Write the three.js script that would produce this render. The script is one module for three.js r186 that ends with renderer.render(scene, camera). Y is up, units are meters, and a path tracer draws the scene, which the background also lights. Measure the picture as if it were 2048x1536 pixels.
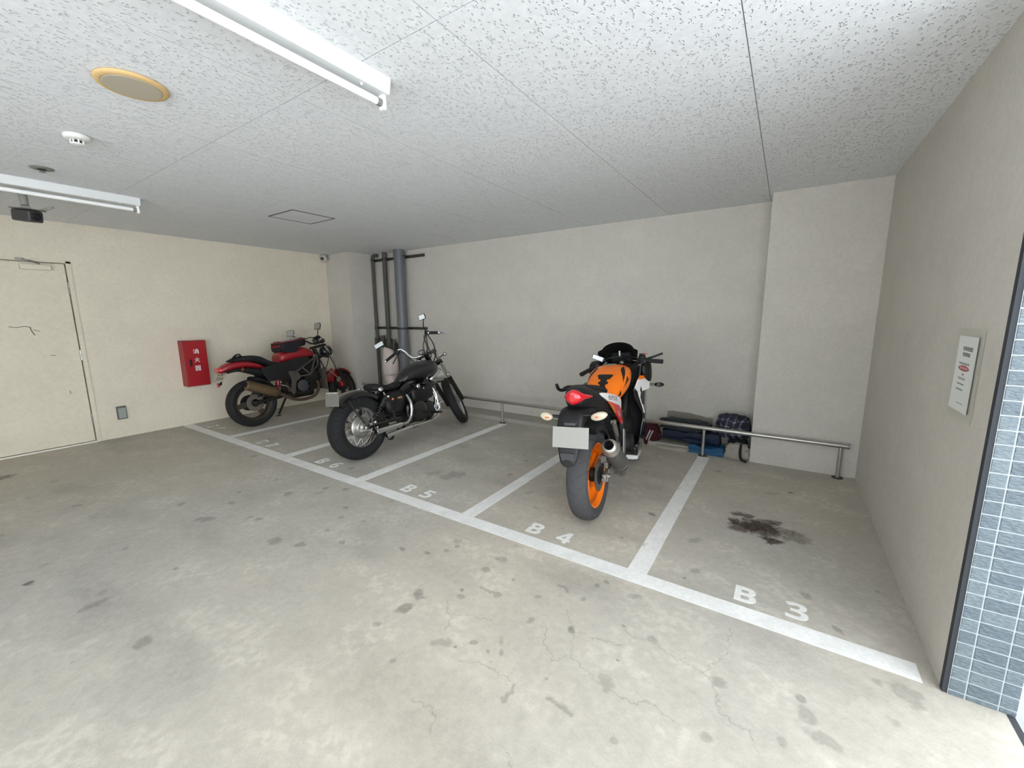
import * as THREE from 'three';
import { mergeGeometries } from 'three/addons/utils/BufferGeometryUtils.js';
import { RoundedBoxGeometry } from 'three/addons/geometries/RoundedBoxGeometry.js';
import { TextGeometry } from 'three/addons/geometries/TextGeometry.js';
import { FontLoader } from 'three/addons/loaders/FontLoader.js';

// ---------------------------------------------------------------- camera, sky, exposure
const scene = new THREE.Scene();
const renderer = new THREE.WebGLRenderer();
renderer.toneMapping = THREE.LinearToneMapping;
renderer.toneMappingExposure = 1.66;
renderer.shadowMap.enabled = true;

const camera = new THREE.PerspectiveCamera(2 * Math.atan(768 / 822.2) * 180 / Math.PI, 2048 / 1536, 0.05, 200);
{
  const yaw = 0.58515, pitch = -0.164358, roll = -0.0087645;
  const fwd = new THREE.Vector3(-Math.sin(yaw) * Math.cos(pitch), Math.sin(pitch), -Math.cos(yaw) * Math.cos(pitch));
  const r = new THREE.Vector3(Math.cos(yaw), 0, -Math.sin(yaw)), u = new THREE.Vector3().crossVectors(r, fwd);
  const c = Math.cos(roll), s = Math.sin(roll);
  const r2 = r.clone().multiplyScalar(c).addScaledVector(u, s), u2 = u.clone().multiplyScalar(c).addScaledVector(r, -s);
  camera.position.set(0, 1.41, 0);
  camera.quaternion.setFromRotationMatrix(new THREE.Matrix4().makeBasis(r2, u2, fwd.clone().negate()));
}
scene.add(camera);
// an even, slightly cool overcast sky; it reaches the garage through the car entrance on the right
const SKY = new THREE.Color().setRGB(1.9, 2.04, 2.2);
scene.background = SKY;
// high sun over the yard outside: it lights the paving before the entrance, not the garage itself
const sun = new THREE.DirectionalLight(new THREE.Color().setRGB(1, 0.985, 0.955), 28);
sun.position.set(-1.5, 11, 6.6); sun.target.position.set(4, 0, 0); sun.castShadow = true;
sun.shadow.camera.left = sun.shadow.camera.bottom = -16; sun.shadow.camera.right = sun.shadow.camera.top = 16; sun.shadow.camera.far = 40; sun.shadow.mapSize.set(2048, 2048);
scene.add(sun, sun.target);

// ---------------------------------------------------------------- helpers
let seedState = 12345;
const rnd = () => { seedState = (seedState * 1664525 + 1013904223) >>> 0; return seedState / 4294967296; };
const V = (x, y, z) => new THREE.Vector3(x, y, z);
const taken = new Map();
function numbered(name) { const n = taken.get(name) || 0; taken.set(name, n + 1); return n ? name + '_' + String(n).padStart(3, '0') : name; }
function shadows(o) { o.traverse((m) => { if (m.isMesh) { m.castShadow = true; m.receiveShadow = true; } }); return o; }
function clean(g) {
  let h = g.index ? g.toNonIndexed() : g;
  if (h === g) h = g.clone();
  for (const k of Object.keys(h.attributes)) if (!['position', 'normal', 'uv'].includes(k)) h.deleteAttribute(k);
  if (!h.attributes.normal) h.computeVertexNormals();
  if (!h.attributes.uv) h.setAttribute('uv', new THREE.BufferAttribute(new Float32Array(h.attributes.position.count * 2), 2));
  h.morphAttributes = {}; h.clearGroups();
  return h;
}
function join(gs) { gs = [].concat(gs).flat(Infinity); return gs.length === 1 ? gs[0] : mergeGeometries(gs.map(clean)); }
function part(parent, name, gs, mat, label) {
  const m = new THREE.Mesh(join(gs), mat); m.name = name; m.castShadow = m.receiveShadow = true;
  if (label) m.userData.label = label;
  parent.add(m); return m;
}
function thing(name, label, category, group) {
  const o = new THREE.Group(); o.name = numbered(name); o.userData = { label, category }; if (group) o.userData.group = group; scene.add(o); return o;
}
function single(name, gs, mat, label, category, group) {
  const m = new THREE.Mesh(join(gs), mat); m.name = numbered(name); m.castShadow = m.receiveShadow = true;
  m.userData = { label, category }; if (group) m.userData.group = group; scene.add(m); return m;
}
function struct(name, gs, mat, label) {
  const m = new THREE.Mesh(join(gs), mat); m.name = name; m.castShadow = m.receiveShadow = true;
  m.userData = { kind: 'structure', label, category: name.split('_')[0] }; scene.add(m); return m;
}
const std = (o) => new THREE.MeshStandardMaterial(o);
const phy = (o) => new THREE.MeshPhysicalMaterial(o);
// axis-aligned box from corner to corner, uv in metres
function box(x0, x1, y0, y1, z0, z1) {
  const g = new THREE.BoxGeometry(x1 - x0, y1 - y0, z1 - z0); g.translate((x0 + x1) / 2, (y0 + y1) / 2, (z0 + z1) / 2);
  const p = g.attributes.position, n = g.attributes.normal, u = g.attributes.uv;
  for (let i = 0; i < p.count; i++) {
    const ax = Math.abs(n.getX(i)), ay = Math.abs(n.getY(i));
    if (ax > 0.5) u.setXY(i, p.getZ(i), p.getY(i)); else if (ay > 0.5) u.setXY(i, p.getX(i), p.getZ(i)); else u.setXY(i, p.getX(i), p.getY(i));
  }
  return g;
}
function rbox(w, h, d, r, x = 0, y = 0, z = 0) { const g = new RoundedBoxGeometry(w, h, d, 2, r); g.translate(x, y, z); return g; }
function rod(a, b, r1, r2 = r1, seg = 14) {
  const A = V(...a), B = V(...b), d = B.clone().sub(A), g = new THREE.CylinderGeometry(r2, r1, d.length(), seg);
  g.applyQuaternion(new THREE.Quaternion().setFromUnitVectors(V(0, 1, 0), d.clone().normalize()));
  g.translate((A.x + B.x) / 2, (A.y + B.y) / 2, (A.z + B.z) / 2); return g;
}
function tube(pts, r, seg = 0, rad = 10) {
  const c = new THREE.CatmullRomCurve3(pts.map((p) => V(...p)), false, 'centripetal');
  const gs = [new THREE.TubeGeometry(c, seg || pts.length * 7, r, rad, false)];
  for (const t of [0, 1]) {
    const k = new THREE.CircleGeometry(r, rad), n = c.getTangent(t).multiplyScalar(t ? 1 : -1);
    k.applyQuaternion(new THREE.Quaternion().setFromUnitVectors(V(0, 0, 1), n)); const p = c.getPoint(t); k.translate(p.x, p.y, p.z); gs.push(k);
  }
  return join(gs);
}
function ball(x, y, z, r, sx = 1, sy = 1, sz = 1, seg = 16) { const g = new THREE.SphereGeometry(r, seg, Math.max(8, seg * 0.7 | 0)); g.scale(sx, sy, sz); g.translate(x, y, z); return g; }
// revolved about an axis from a (profile [radius, distance along the axis])
function spin(profile, a = [0, 0, 0], dir = [0, 0, 1], seg = 48) {
  const g = new THREE.LatheGeometry(profile.map(([r, d]) => new THREE.Vector2(Math.max(r, 1e-5), d)), seg);
  g.applyQuaternion(new THREE.Quaternion().setFromUnitVectors(V(0, 1, 0), V(...dir).normalize())); g.translate(...a); return g;
}
// flat outline (x, y) with thickness from z0 to z1
function plate(pts, z0, z1, bevel = 0.003) {
  const s = new THREE.Shape(pts.map(([x, y]) => new THREE.Vector2(x, y)));
  const g = new THREE.ExtrudeGeometry(s, { depth: Math.max(1e-4, z1 - z0 - 2 * bevel), bevelEnabled: bevel > 0, bevelSize: bevel, bevelThickness: bevel, bevelSegments: 2, steps: 1 });
  g.translate(0, 0, z0 + bevel); return g;
}
function smoothPts(pts, n = 40, closed = true) { return new THREE.CatmullRomCurve3(pts.map(([x, y]) => V(x, y, 0)), closed, 'centripetal').getSpacedPoints(n).slice(0, closed ? n : n + 1).map((p) => [p.x, p.y]); }
// lofted body along x; sections [x, yBottom, yTop, halfWidth, exponent, zCentre, heightOfWidest 0..1]
function hull(secs, n = 28, m = 5) {
  const S = secs.map((s) => [s[0], s[1], s[2], s[3], s[4] ?? 2.2, s[5] ?? 0, s[6] ?? 0.5]);
  const at = (t) => {
    const f = Math.min(Math.max(t, 0), S.length - 1), i = Math.min(S.length - 2, Math.floor(f)), k = f - i;
    const a = S[Math.max(0, i - 1)], b = S[i], c = S[i + 1], d = S[Math.min(S.length - 1, i + 2)];
    return b.map((_, j) => { const v0 = a[j], v1 = b[j], v2 = c[j], v3 = d[j]; return 0.5 * (2 * v1 + (v2 - v0) * k + (2 * v0 - 5 * v1 + 4 * v2 - v3) * k * k + (3 * v1 - v0 - 3 * v2 + v3) * k * k * k); });
  };
  const point = (t, a) => {
    const [x, yb, yt, w, e, zc, kw] = at(t), c = Math.cos(a), s = Math.sin(a), H = yt - yb, ym = yb + H * kw;
    const p = 2 / e;
    return V(x, ym + (s > 0 ? H * (1 - kw) : H * kw) * Math.sign(s) * Math.abs(s) ** p, zc + Math.max(w, 1e-4) * Math.sign(c) * Math.abs(c) ** p);
  };
  const M = (S.length - 1) * m, pos = [], uv = [], idx = [];
  for (let i = 0; i <= M; i++) for (let j = 0; j <= n; j++) { const p = point(i / m, j / n * Math.PI * 2); pos.push(p.x, p.y, p.z); uv.push(i / M, j / n); }
  for (let i = 0; i < M; i++) for (let j = 0; j < n; j++) { const a = i * (n + 1) + j, b = a + n + 1; idx.push(a, a + 1, b, b, a + 1, b + 1); }
  for (const [i, flip] of [[0, 1], [M, 0]]) {
    const c = pos.length / 3; let s = V(0, 0, 0);
    for (let j = 0; j < n; j++) s.add(point(i / m, j / n * Math.PI * 2));
    s.multiplyScalar(1 / n); pos.push(s.x, s.y, s.z); uv.push(0.5, 0.5); const b0 = pos.length / 3;
    for (let j = 0; j <= n; j++) { const p = point(i / m, j / n * Math.PI * 2); pos.push(p.x, p.y, p.z); uv.push(0.5, 0.5); }
    for (let j = 0; j < n; j++) flip ? idx.push(c, b0 + j + 1, b0 + j) : idx.push(c, b0 + j, b0 + j + 1);
  }
  const g = new THREE.BufferGeometry(); g.setAttribute('position', new THREE.Float32BufferAttribute(pos, 3)); g.setAttribute('uv', new THREE.Float32BufferAttribute(uv, 2)); g.setIndex(idx);
  // seam-safe normals
  g.computeVertexNormals(); const N = g.attributes.normal;
  for (let i = 0; i <= M; i++) { const a = i * (n + 1), b = a + n, s = V(N.getX(a) + N.getX(b), N.getY(a) + N.getY(b), N.getZ(a) + N.getZ(b)).normalize(); N.setXYZ(a, s.x, s.y, s.z); N.setXYZ(b, s.x, s.y, s.z); }
  g.point = point; return g;
}
// a thin raised sticker on a hull: t from t0 to t1, angle from a0(t) to a1(t)
function sticker(h, t0, t1, a0, a1, off = 0.0015, nt = 14, na = 10) {
  const pos = [], uv = [], idx = [];
  for (let i = 0; i <= nt; i++) for (let j = 0; j <= na; j++) {
    const t = t0 + (t1 - t0) * i / nt, f = i / nt, A0 = typeof a0 === 'function' ? a0(f) : a0, A1 = typeof a1 === 'function' ? a1(f) : a1, a = A0 + (A1 - A0) * j / na;
    const p = h.point(t, a), q = h.point(t, a + 0.02).sub(p), r = h.point(t + 0.02, a).sub(p), nn = q.cross(r).normalize();
    const c = h.point(t, 0).add(h.point(t, Math.PI)).multiplyScalar(0.5); if (nn.dot(p.clone().sub(c)) < 0) nn.negate();
    p.addScaledVector(nn, off); pos.push(p.x, p.y, p.z); uv.push(f, j / na);
  }
  for (let i = 0; i < nt; i++) for (let j = 0; j < na; j++) { const a = i * (na + 1) + j, b = a + na + 1; idx.push(a, a + 1, b, b, a + 1, b + 1); }
  const g = new THREE.BufferGeometry(); g.setAttribute('position', new THREE.Float32BufferAttribute(pos, 3)); g.setAttribute('uv', new THREE.Float32BufferAttribute(uv, 2)); g.setIndex(idx); g.computeVertexNormals(); return g;
}
// mudguard: closed profile [dr, z] swept round (cx, cy) in the x-y plane
function sweepArc(profile, cx, cy, R, a0, a1, seg = 28) {
  const n = profile.length, pos = [], idx = [];
  for (let i = 0; i <= seg; i++) { const a = a0 + (a1 - a0) * i / seg; for (const [d, z] of profile) pos.push(cx + (R + d) * Math.cos(a), cy + (R + d) * Math.sin(a), z); }
  for (let i = 0; i < seg; i++) for (let j = 0; j < n; j++) { const k = (j + 1) % n, a = i * n + j, b = i * n + k; idx.push(a, b, a + n, b, b + n, a + n); }
  for (let j = 1; j < n - 1; j++) { idx.push(0, j + 1, j); const o = seg * n; idx.push(o, o + j, o + j + 1); }
  const g = new THREE.BufferGeometry(); g.setAttribute('position', new THREE.Float32BufferAttribute(pos, 3)); g.setIndex(idx);
  const h = g.toNonIndexed(); h.computeVertexNormals(); return creased(h);
}
function creased(g, ang = 0.7) { // smooth normals across shallow edges
  const p = g.attributes.position, n = g.attributes.normal, map = new Map(), out = new Float32Array(p.count * 3);
  const key = (i) => Math.round(p.getX(i) * 1e4) + ',' + Math.round(p.getY(i) * 1e4) + ',' + Math.round(p.getZ(i) * 1e4);
  for (let i = 0; i < p.count; i++) { const k = key(i); (map.get(k) || map.set(k, []).get(k)).push(i); }
  const c = Math.cos(ang);
  for (const l of map.values()) for (const i of l) { let x = 0, y = 0, z = 0; for (const j of l) { const d = n.getX(i) * n.getX(j) + n.getY(i) * n.getY(j) + n.getZ(i) * n.getZ(j); if (d > c) { x += n.getX(j); y += n.getY(j); z += n.getZ(j); } } const q = Math.hypot(x, y, z) || 1; out[i * 3] = x / q; out[i * 3 + 1] = y / q; out[i * 3 + 2] = z / q; }
  g.setAttribute('normal', new THREE.BufferAttribute(out, 3)); return g;
}
// crumpled closed lump (cloth bundle, bag): rounded shape with noise folds, flattened on the ground
function lump(w, h, d, seed, fold = 0.16, freq = 5, e = 0.7) {
  const g = new THREE.IcosahedronGeometry(1, 14), p = g.attributes.position;
  for (let i = 0; i < p.count; i++) {
    let x = p.getX(i), y = p.getY(i), z = p.getZ(i);
    const f = 1 + fold * (fbm3(x * freq * 0.5 + seed, y * freq * 0.5, z * freq * 0.5) * 1.4 - 0.7) + fold * 0.45 * Math.abs(fbm3(x * freq * 1.7, y * freq * 1.7 + seed, z * freq * 1.7) * 2 - 1);
    x = Math.sign(x) * Math.abs(x) ** e * f; y = Math.sign(y) * Math.abs(y) ** e * f; z = Math.sign(z) * Math.abs(z) ** e * f;
    p.setXYZ(i, x * w / 2, Math.max(0, (y * 0.5 + 0.42) * h), z * d / 2);
  }
  g.computeVertexNormals(); return creased(g, 1.0);
}
// ---------------------------------------------------------------- noise and textures
const hash = (x, y) => { let h = (x * 374761393 + y * 668265263) | 0; h = Math.imul(h ^ (h >>> 13), 1274126177); return ((h ^ (h >>> 16)) >>> 0) / 4294967296; };
const hash3 = (x, y, z) => hash(x + z * 57, y + z * 131);
function vn(x, y, per = 0) {
  const i = Math.floor(x), j = Math.floor(y), fx = x - i, fy = y - j, u = fx * fx * (3 - 2 * fx), v = fy * fy * (3 - 2 * fy);
  const w = per ? (a) => ((a % per) + per) % per : (a) => a;
  const a = hash(w(i), w(j)), b = hash(w(i + 1), w(j)), c = hash(w(i), w(j + 1)), d = hash(w(i + 1), w(j + 1));
  return a + (b - a) * u + (c - a) * v + (a - b - c + d) * u * v;
}
function fbm(x, y, o = 4, per = 0) { let s = 0, a = 0.5, n = 0; for (let k = 0; k < o; k++) { s += a * vn(x, y, per); n += a; x = x * 2 + 17; y = y * 2 + 31; per *= 2; a *= 0.5; } return s / n; }
function fbmP(u, v, f, o = 4) { let s = 0, a = 0.5, n = 0; for (let k = 0; k < o; k++) { s += a * vn(u * f, v * f, f); n += a; f *= 2; a *= 0.5; } return s / n; } // tiles on 0..1
function vn3(x, y, z) {
  const i = Math.floor(x), j = Math.floor(y), k = Math.floor(z), f = (t) => t * t * (3 - 2 * t), u = f(x - i), v = f(y - j), w = f(z - k);
  const L = (a, b, t) => a + (b - a) * t, q = (dz) => L(L(hash3(i, j, k + dz), hash3(i + 1, j, k + dz), u), L(hash3(i, j + 1, k + dz), hash3(i + 1, j + 1, k + dz), u), v);
  return L(q(0), q(1), w);
}
function fbm3(x, y, z) { return (vn3(x, y, z) * 4 + vn3(x * 2.1 + 9, y * 2.1, z * 2.1) * 2 + vn3(x * 4.3, y * 4.3 + 5, z * 4.3)) / 7; }
function dataTex(w, h, fn, srgb = true) {
  const d = new Uint8Array(w * h * 4);
  for (let j = 0; j < h; j++) for (let i = 0; i < w; i++) { const c = fn(i, j), o = (j * w + i) * 4; d[o] = Math.max(0, Math.min(255, c[0])); d[o + 1] = Math.max(0, Math.min(255, c[1])); d[o + 2] = Math.max(0, Math.min(255, c[2])); d[o + 3] = 255; }
  const t = new THREE.DataTexture(d, w, h); t.wrapS = t.wrapT = THREE.RepeatWrapping; t.magFilter = THREE.LinearFilter; t.minFilter = THREE.LinearMipmapLinearFilter; t.generateMipmaps = true;
  if (srgb) t.colorSpace = THREE.SRGBColorSpace; t.needsUpdate = true; return t;
}
function canvasTex(w, h, draw) { const c = document.createElement('canvas'); c.width = w; c.height = h; draw(c.getContext('2d'), w, h); const t = new THREE.CanvasTexture(c); t.colorSpace = THREE.SRGBColorSpace; return t; }
function scaled(t, sx, sy) { const c = t.clone(); c.repeat.set(sx, sy); c.needsUpdate = true; return c; }
// ---------------------------------------------------------------- surfaces of the room
const LX = -6.61, RX = 0.603, JX = 0.79, BZ = -4.75, FZ = 2.3, CY = 2.446, EZ = -2.0;
const SPOTS = [[-1.87,-1.57,0.035,0.5],[-1.7,-1.62,0.035,0.5],[-1.62,-1.7,0.03,0.45],[-1.59,-1.77,0.03,0.4],[-1.63,-1.82,0.035,0.3],[-1.28,-1.81,0.04,0.35],[-1.31,-1.68,0.04,0.45],[-1.12,-1.69,0.022,0.55],[-1.27,-1.43,0.03,0.4],[-1.3,-1.47,0.016,0.5],[-1.12,-1.54,0.03,0.35],[-1.46,-1.33,0.05,0.5],[-1.45,-1.21,0.05,0.55],[-1.48,-1.07,0.025,0.4],[-1.15,-1.15,0.04,0.35],[-0.93,-1.3,0.03,0.4],[-0.9,-1.26,0.025,0.4],[-1.03,-1.23,0.018,0.4],[-0.7,-1.53,0.03,0.6],[-0.74,-1.75,0.025,0.35],[-0.72,-1.89,0.025,0.4],[-0.69,-1.94,0.022,0.45],[-0.53,-1.91,0.035,0.35],[-0.48,-1.36,0.045,0.3],[-0.38,-1.67,0.03,0.35],[-0.51,-1.68,0.018,0.4],[-0.1,-1.6,0.035,0.35],[-0.11,-1.34,0.03,0.35],[-0.94,-1.64,0.02,0.35],[-0.89,-1.48,0.03,0.35],[-1.08,-1.17,0.014,0.7],[-0.47,-1.48,0.01,0.6],[-4.49,-1.92,0.06,0.4],[-3.66,-1.73,0.03,0.35],[-3.64,-1.42,0.03,0.4],[-3.47,-1.29,0.035,0.35],[-3.27,-1.62,0.06,0.4],[-3.1,-1.85,0.05,0.35],[-2.94,-1.93,0.035,0.4],[-3.07,-1.77,0.04,0.3],[-3.1,-1.25,0.04,0.35],[-3.02,-1.28,0.04,0.4],[-3.35,-1.07,0.07,0.35],[-2.62,-1.19,0.06,0.45],[-2.44,-1.25,0.05,0.45],[-2.47,-1.45,0.03,0.4],[-2.24,-1.41,0.035,0.45],[-2.65,-1.72,0.04,0.4],[-2.54,-1.61,0.03,0.35],[-2.35,-1.66,0.03,0.3],[-3.32,-0.24,0.04,0.9],[-5.83,-0.4,0.12,0.7],[-2.26,-0.44,0.06,0.4],[-2.78,-0.39,0.06,0.3],[0.31,-2.18,0.03,0.45],[0.19,-2.38,0.035,0.35],[0.14,-3.8,0.022,0.8],[-0.4,-3.99,0.04,0.4],[-0.1,-1.59,0.04,0.35],[0.17,-1.61,0.05,0.35],[0.22,-1.54,0.05,0.35],[0.41,-1.92,0.03,0.3],[0.49,-1.92,0.07,0.35],[0.43,-1.75,0.03,0.3],[0.1,-1.46,0.025,0.3],[-0.11,-1.34,0.025,0.3],[-1.15,-3.49,0.09,0.55],[-0.69,-2.84,0.03,0.6],[-0.43,-2.1,0.02,0.4],[-0.31,-2.3,0.03,0.35],[-0.69,-2.07,0.03,0.3],[-2.39,-2.63,0.13,0.35],[-2.57,-2.59,0.1,0.25],[-1.62,-2.69,0.04,0.3],[-1.97,-2.93,0.05,0.3],[-0.86,-2.89,0.01,0.6],[-0.77,-2.42,0.012,0.6],[-0.35,-2.2,0.012,0.7]];
const CRACKS = [[[-0.673,-1.493],[-0.651,-1.398],[-0.69,-1.332],[-0.765,-1.4],[-0.821,-1.502]],[[-0.651,-1.398],[-0.547,-1.362],[-0.504,-1.337],[-0.39,-1.322],[-0.287,-1.361],[-0.254,-1.338],[-0.22,-1.334]],[[-0.777,-1.638],[-0.699,-1.538],[-0.673,-1.493]],[[-0.684,-1.526],[-0.554,-1.549],[-0.471,-1.564]],[[-0.508,-1.675],[-0.46,-1.636],[-0.383,-1.666],[-0.309,-1.632],[-0.212,-1.612],[-0.175,-1.609],[-0.153,-1.651],[-0.093,-1.754],[-0.097,-1.94]],[[-0.175,-1.609],[-0.122,-1.584],[-0.089,-1.454],[-0.042,-1.45],[0.007,-1.433],[0.045,-1.366]],[[-1.313,-1.376],[-1.256,-1.313],[-1.222,-1.303],[-1.186,-1.223]],[[-1.222,-1.303],[-1.136,-1.359],[-1.027,-1.384]],[[-1.057,-0.899],[-0.979,-0.902],[-0.939,-0.902],[-0.907,-0.83]],[[-0.65,-0.928],[-0.612,-0.894]],[[-1.02,-1.124],[-0.907,-1.163],[-0.779,-1.158]]];
const STREAKS = [[[-0.624,-1.175],[-0.57,-1.164],[-0.527,-1.156]],[[-0.763,-1.148],[-0.756,-1.084],[-0.779,-1.079]],[[-1.229,-1.541],[-1.14,-1.54]],[[-0.885,-1.778],[-0.833,-1.765]]];
const FX0 = -6.7, FX1 = 1.3, FZ0 = -4.8, FZ1 = 0.2;      // ground covered once by the concrete texture
const concrete = (() => {
  const W = 2048, H = 1280, d = new Float32Array(W * H), br = new Float32Array(W * H);
  const px = (x) => (x - FX0) / (FX1 - FX0) * W, pz = (z) => (z - FZ0) / (FZ1 - FZ0) * H, sx = W / (FX1 - FX0), sz = H / (FZ1 - FZ0);
  // oil drops and old chewing gum trodden into the slab
  const spot = (x, z, r, s, el = 1.3, ang = 0.6, seed = 1, brown = 0) => {
    const R = r * 2.2, c = Math.cos(ang), n = Math.sin(ang);
    for (let j = Math.max(0, pz(z - R) | 0); j < Math.min(H, pz(z + R)); j++) for (let i = Math.max(0, px(x - R) | 0); i < Math.min(W, px(x + R)); i++) {
      const dx = i / sx + FX0 - x, dz = j / sz + FZ0 - z, a = (dx * c + dz * n) / el, b = -dx * n + dz * c;
      const q = Math.hypot(a, b) / r + (fbm(i / sx * 28 + seed * 7.1, j / sz * 28, 3) - 0.5) * 1.3;
      const m = Math.max(0, Math.min(1, (1 - q) / 0.45)); if (m <= 0) continue;
      const g = 0.65 + 0.5 * fbm(i / sx * 90, j / sz * 90 + seed, 2);
      d[j * W + i] = Math.max(d[j * W + i], m * s * g); br[j * W + i] = Math.max(br[j * W + i], m * brown);
    }
  };
  SPOTS.forEach(([x, z, r, s], k) => spot(x, z, r * 0.68, s * 0.5, 1.1 + hash(k, 3) * 0.6, hash(k, 5) * 3, k));
  for (let k = 0; k < 150; k++) spot(FX0 + hash(k, 11) * 7.6, -4.3 + hash(k, 12) * 4.2, 0.006 + hash(k, 13) ** 3 * 0.03, 0.06 + hash(k, 14) * 0.18, 1 + hash(k, 15) * 0.8, hash(k, 16) * 3, k + 99);
  // the dark oil patch in the bay beside the wall and its dribbles
  for (const [x, z, r, s] of [[-0.09, -3.03, 0.085, 0.9], [-0.02, -3.06, 0.09, 0.85], [-0.13, -2.97, 0.05, 0.6], [0.03, -2.99, 0.06, 0.6], [0.035, -2.89, 0.04, 0.8], [-0.17, -3.18, 0.03, 0.6], [-0.12, -3.17, 0.03, 0.6], [0.02, -3.16, 0.04, 0.55], [0.12, -3.06, 0.05, 0.35], [0.16, -3.0, 0.05, 0.3]]) spot(x, z, r * 1.25, s, 1.4, -0.3, x * 40 + 9, 1);
  const line = (l, w, s) => { for (let k = 0; k + 1 < l.length; k++) { const [x0, z0] = l[k], [x1, z1] = l[k + 1], n = Math.ceil(Math.hypot(x1 - x0, z1 - z0) / 0.0015); for (let q = 0; q <= n; q++) { const t = q / n, x = x0 + (x1 - x0) * t, z = z0 + (z1 - z0) * t; const jx = (fbm(x * 60, z * 60, 3) - 0.5) * 0.035, jz = (fbm(x * 60 + 50, z * 60, 3) - 0.5) * 0.035, ww = w * (0.5 + fbm(x * 30, z * 30, 2)); const ci = px(x + jx), cj = pz(z + jz); for (let j = Math.floor(cj - 2); j <= cj + 2; j++) for (let i = Math.floor(ci - 2); i <= ci + 2; i++) { if (i < 0 || j < 0 || i >= W || j >= H) continue; const e = Math.hypot((i - ci) / sx, (j - cj) / sz), m = Math.max(0, 1 - e / ww); d[j * W + i] = Math.max(d[j * W + i], m * s); } } } };
  CRACKS.forEach((l) => line(l, 0.003, 0.2)); STREAKS.forEach((l) => line(l, 0.012, 0.22));
  return dataTex(W, H, (i, j) => {
    const x = i / sx, z = j / sz, o = j * W + i;
    const big = fbm(x * 0.9, z * 0.9 + 3, 3), mid = fbm(x * 4 + 9, z * 6, 4), pat = fbm(x * 1.7 + 40, z * 3.4 + 7, 4), fine = fbm(x * 40, z * 40, 3), grit = hash(i, j);
    let v = 1 + (big - 0.5) * 0.08 + (mid - 0.5) * 0.09 + (fine - 0.5) * 0.09 + (grit - 0.5) * 0.05;
    if (pat > 0.58) v -= (pat - 0.58) * 0.3;                       // grimy patches
    v += Math.max(0, Math.min(1, (mid - 0.55) * 8)) * Math.max(0, Math.min(1, (fine - 0.45) * 5)) * 0.035;                   // scuffed pale cement
    const k = d[o], b = br[o]; v *= 1 - k * 0.82;
    const warm = (big - 0.5) * 6;
    return [188 * v + warm + b * k * 14, 182 * v, 169 * v - warm - b * k * 4];
  });
})();
const grain = dataTex(512, 512, (i, j) => { const v = 128 + (fbmP(i / 512, j / 512, 32, 4) - 0.5) * 150 + (hash(i, j) - 0.5) * 40; return [v, v, v]; }, false);
const plaster = dataTex(512, 512, (i, j) => { const a = fbmP(i / 512, j / 512, 6, 3), b = fbmP(i / 512 + 0.3, j / 512, 64, 3), v = 1 + (a - 0.5) * 0.045 + (b - 0.5) * 0.05; return [207 * v, 202 * v, 191 * v]; });
const plasterCreamLit = dataTex(512, 512, (i, j) => { const a = fbmP(i / 512, j / 512, 6, 3), b = fbmP(i / 512 + 0.3, j / 512, 64, 3), v = 1 + (a - 0.5) * 0.045 + (b - 0.5) * 0.05; return [226 * v, 217 * v, 197 * v]; });  // wall plaster made lighter and warmer, painting in the left side's light
const plasterBump = dataTex(512, 512, (i, j) => { const v = 128 + (fbmP(i / 512, j / 512, 64, 3) - 0.5) * 190; return [v, v, v]; }, false);
// mineral-fibre ceiling board: scattered worm holes running one way
const pits = (() => {
  const N = 1024, d = new Float32Array(N * N);
  const dab = (x, y, l, w, s, a) => { const c = Math.cos(a), n = Math.sin(a), R = l + w + 2; for (let j = -R; j <= R; j++) for (let i = -R; i <= R; i++) { const X = Math.floor(x + i), Y = Math.floor(y + j), u = i * c + j * n, v = -i * n + j * c, e = Math.hypot(u / l, v / w), m = Math.max(0, Math.min(1, (1.15 - e) * 2.2)) * s, o = ((Y + N) % N) * N + (X + N) % N; d[o] = Math.max(d[o], m); } };
  for (let k = 0; k < 1350; k++) { let x = hash(k, 21) * N, y = hash(k, 22) * N; const l = 2.5 + hash(k, 23) ** 2 * 7, w = 1.8 + hash(k, 24) * 2, a = Math.PI / 2 + (hash(k, 25) - 0.5) * 1.1, n = hash(k, 26) < 0.2 ? 2 : 1; for (let q = 0; q < n; q++) { dab(x, y, l, w, 0.45 + hash(k, 27) * 0.55, a + q * 0.4); x += Math.cos(a) * l * 1.4 + (hash(k + q, 28) - 0.5) * 7; y += Math.sin(a) * l * 1.4; } }
  return { N, d };
})();
const ceilMap = dataTex(512, 512, (i, j) => { const v = 1 + (fbmP(i / 512, j / 512, 48, 3) - 0.5) * 0.06 + (hash(i, j) - 0.5) * 0.03; return [233 * v, 235 * v, 235 * v]; });
const ceilBump = dataTex(1024, 1024, (i, j) => { const v = 215 - pits.d[j * 1024 + i] * 190 + (hash(i, j) - 0.5) * 20; return [v, v, v]; }, false);

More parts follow.
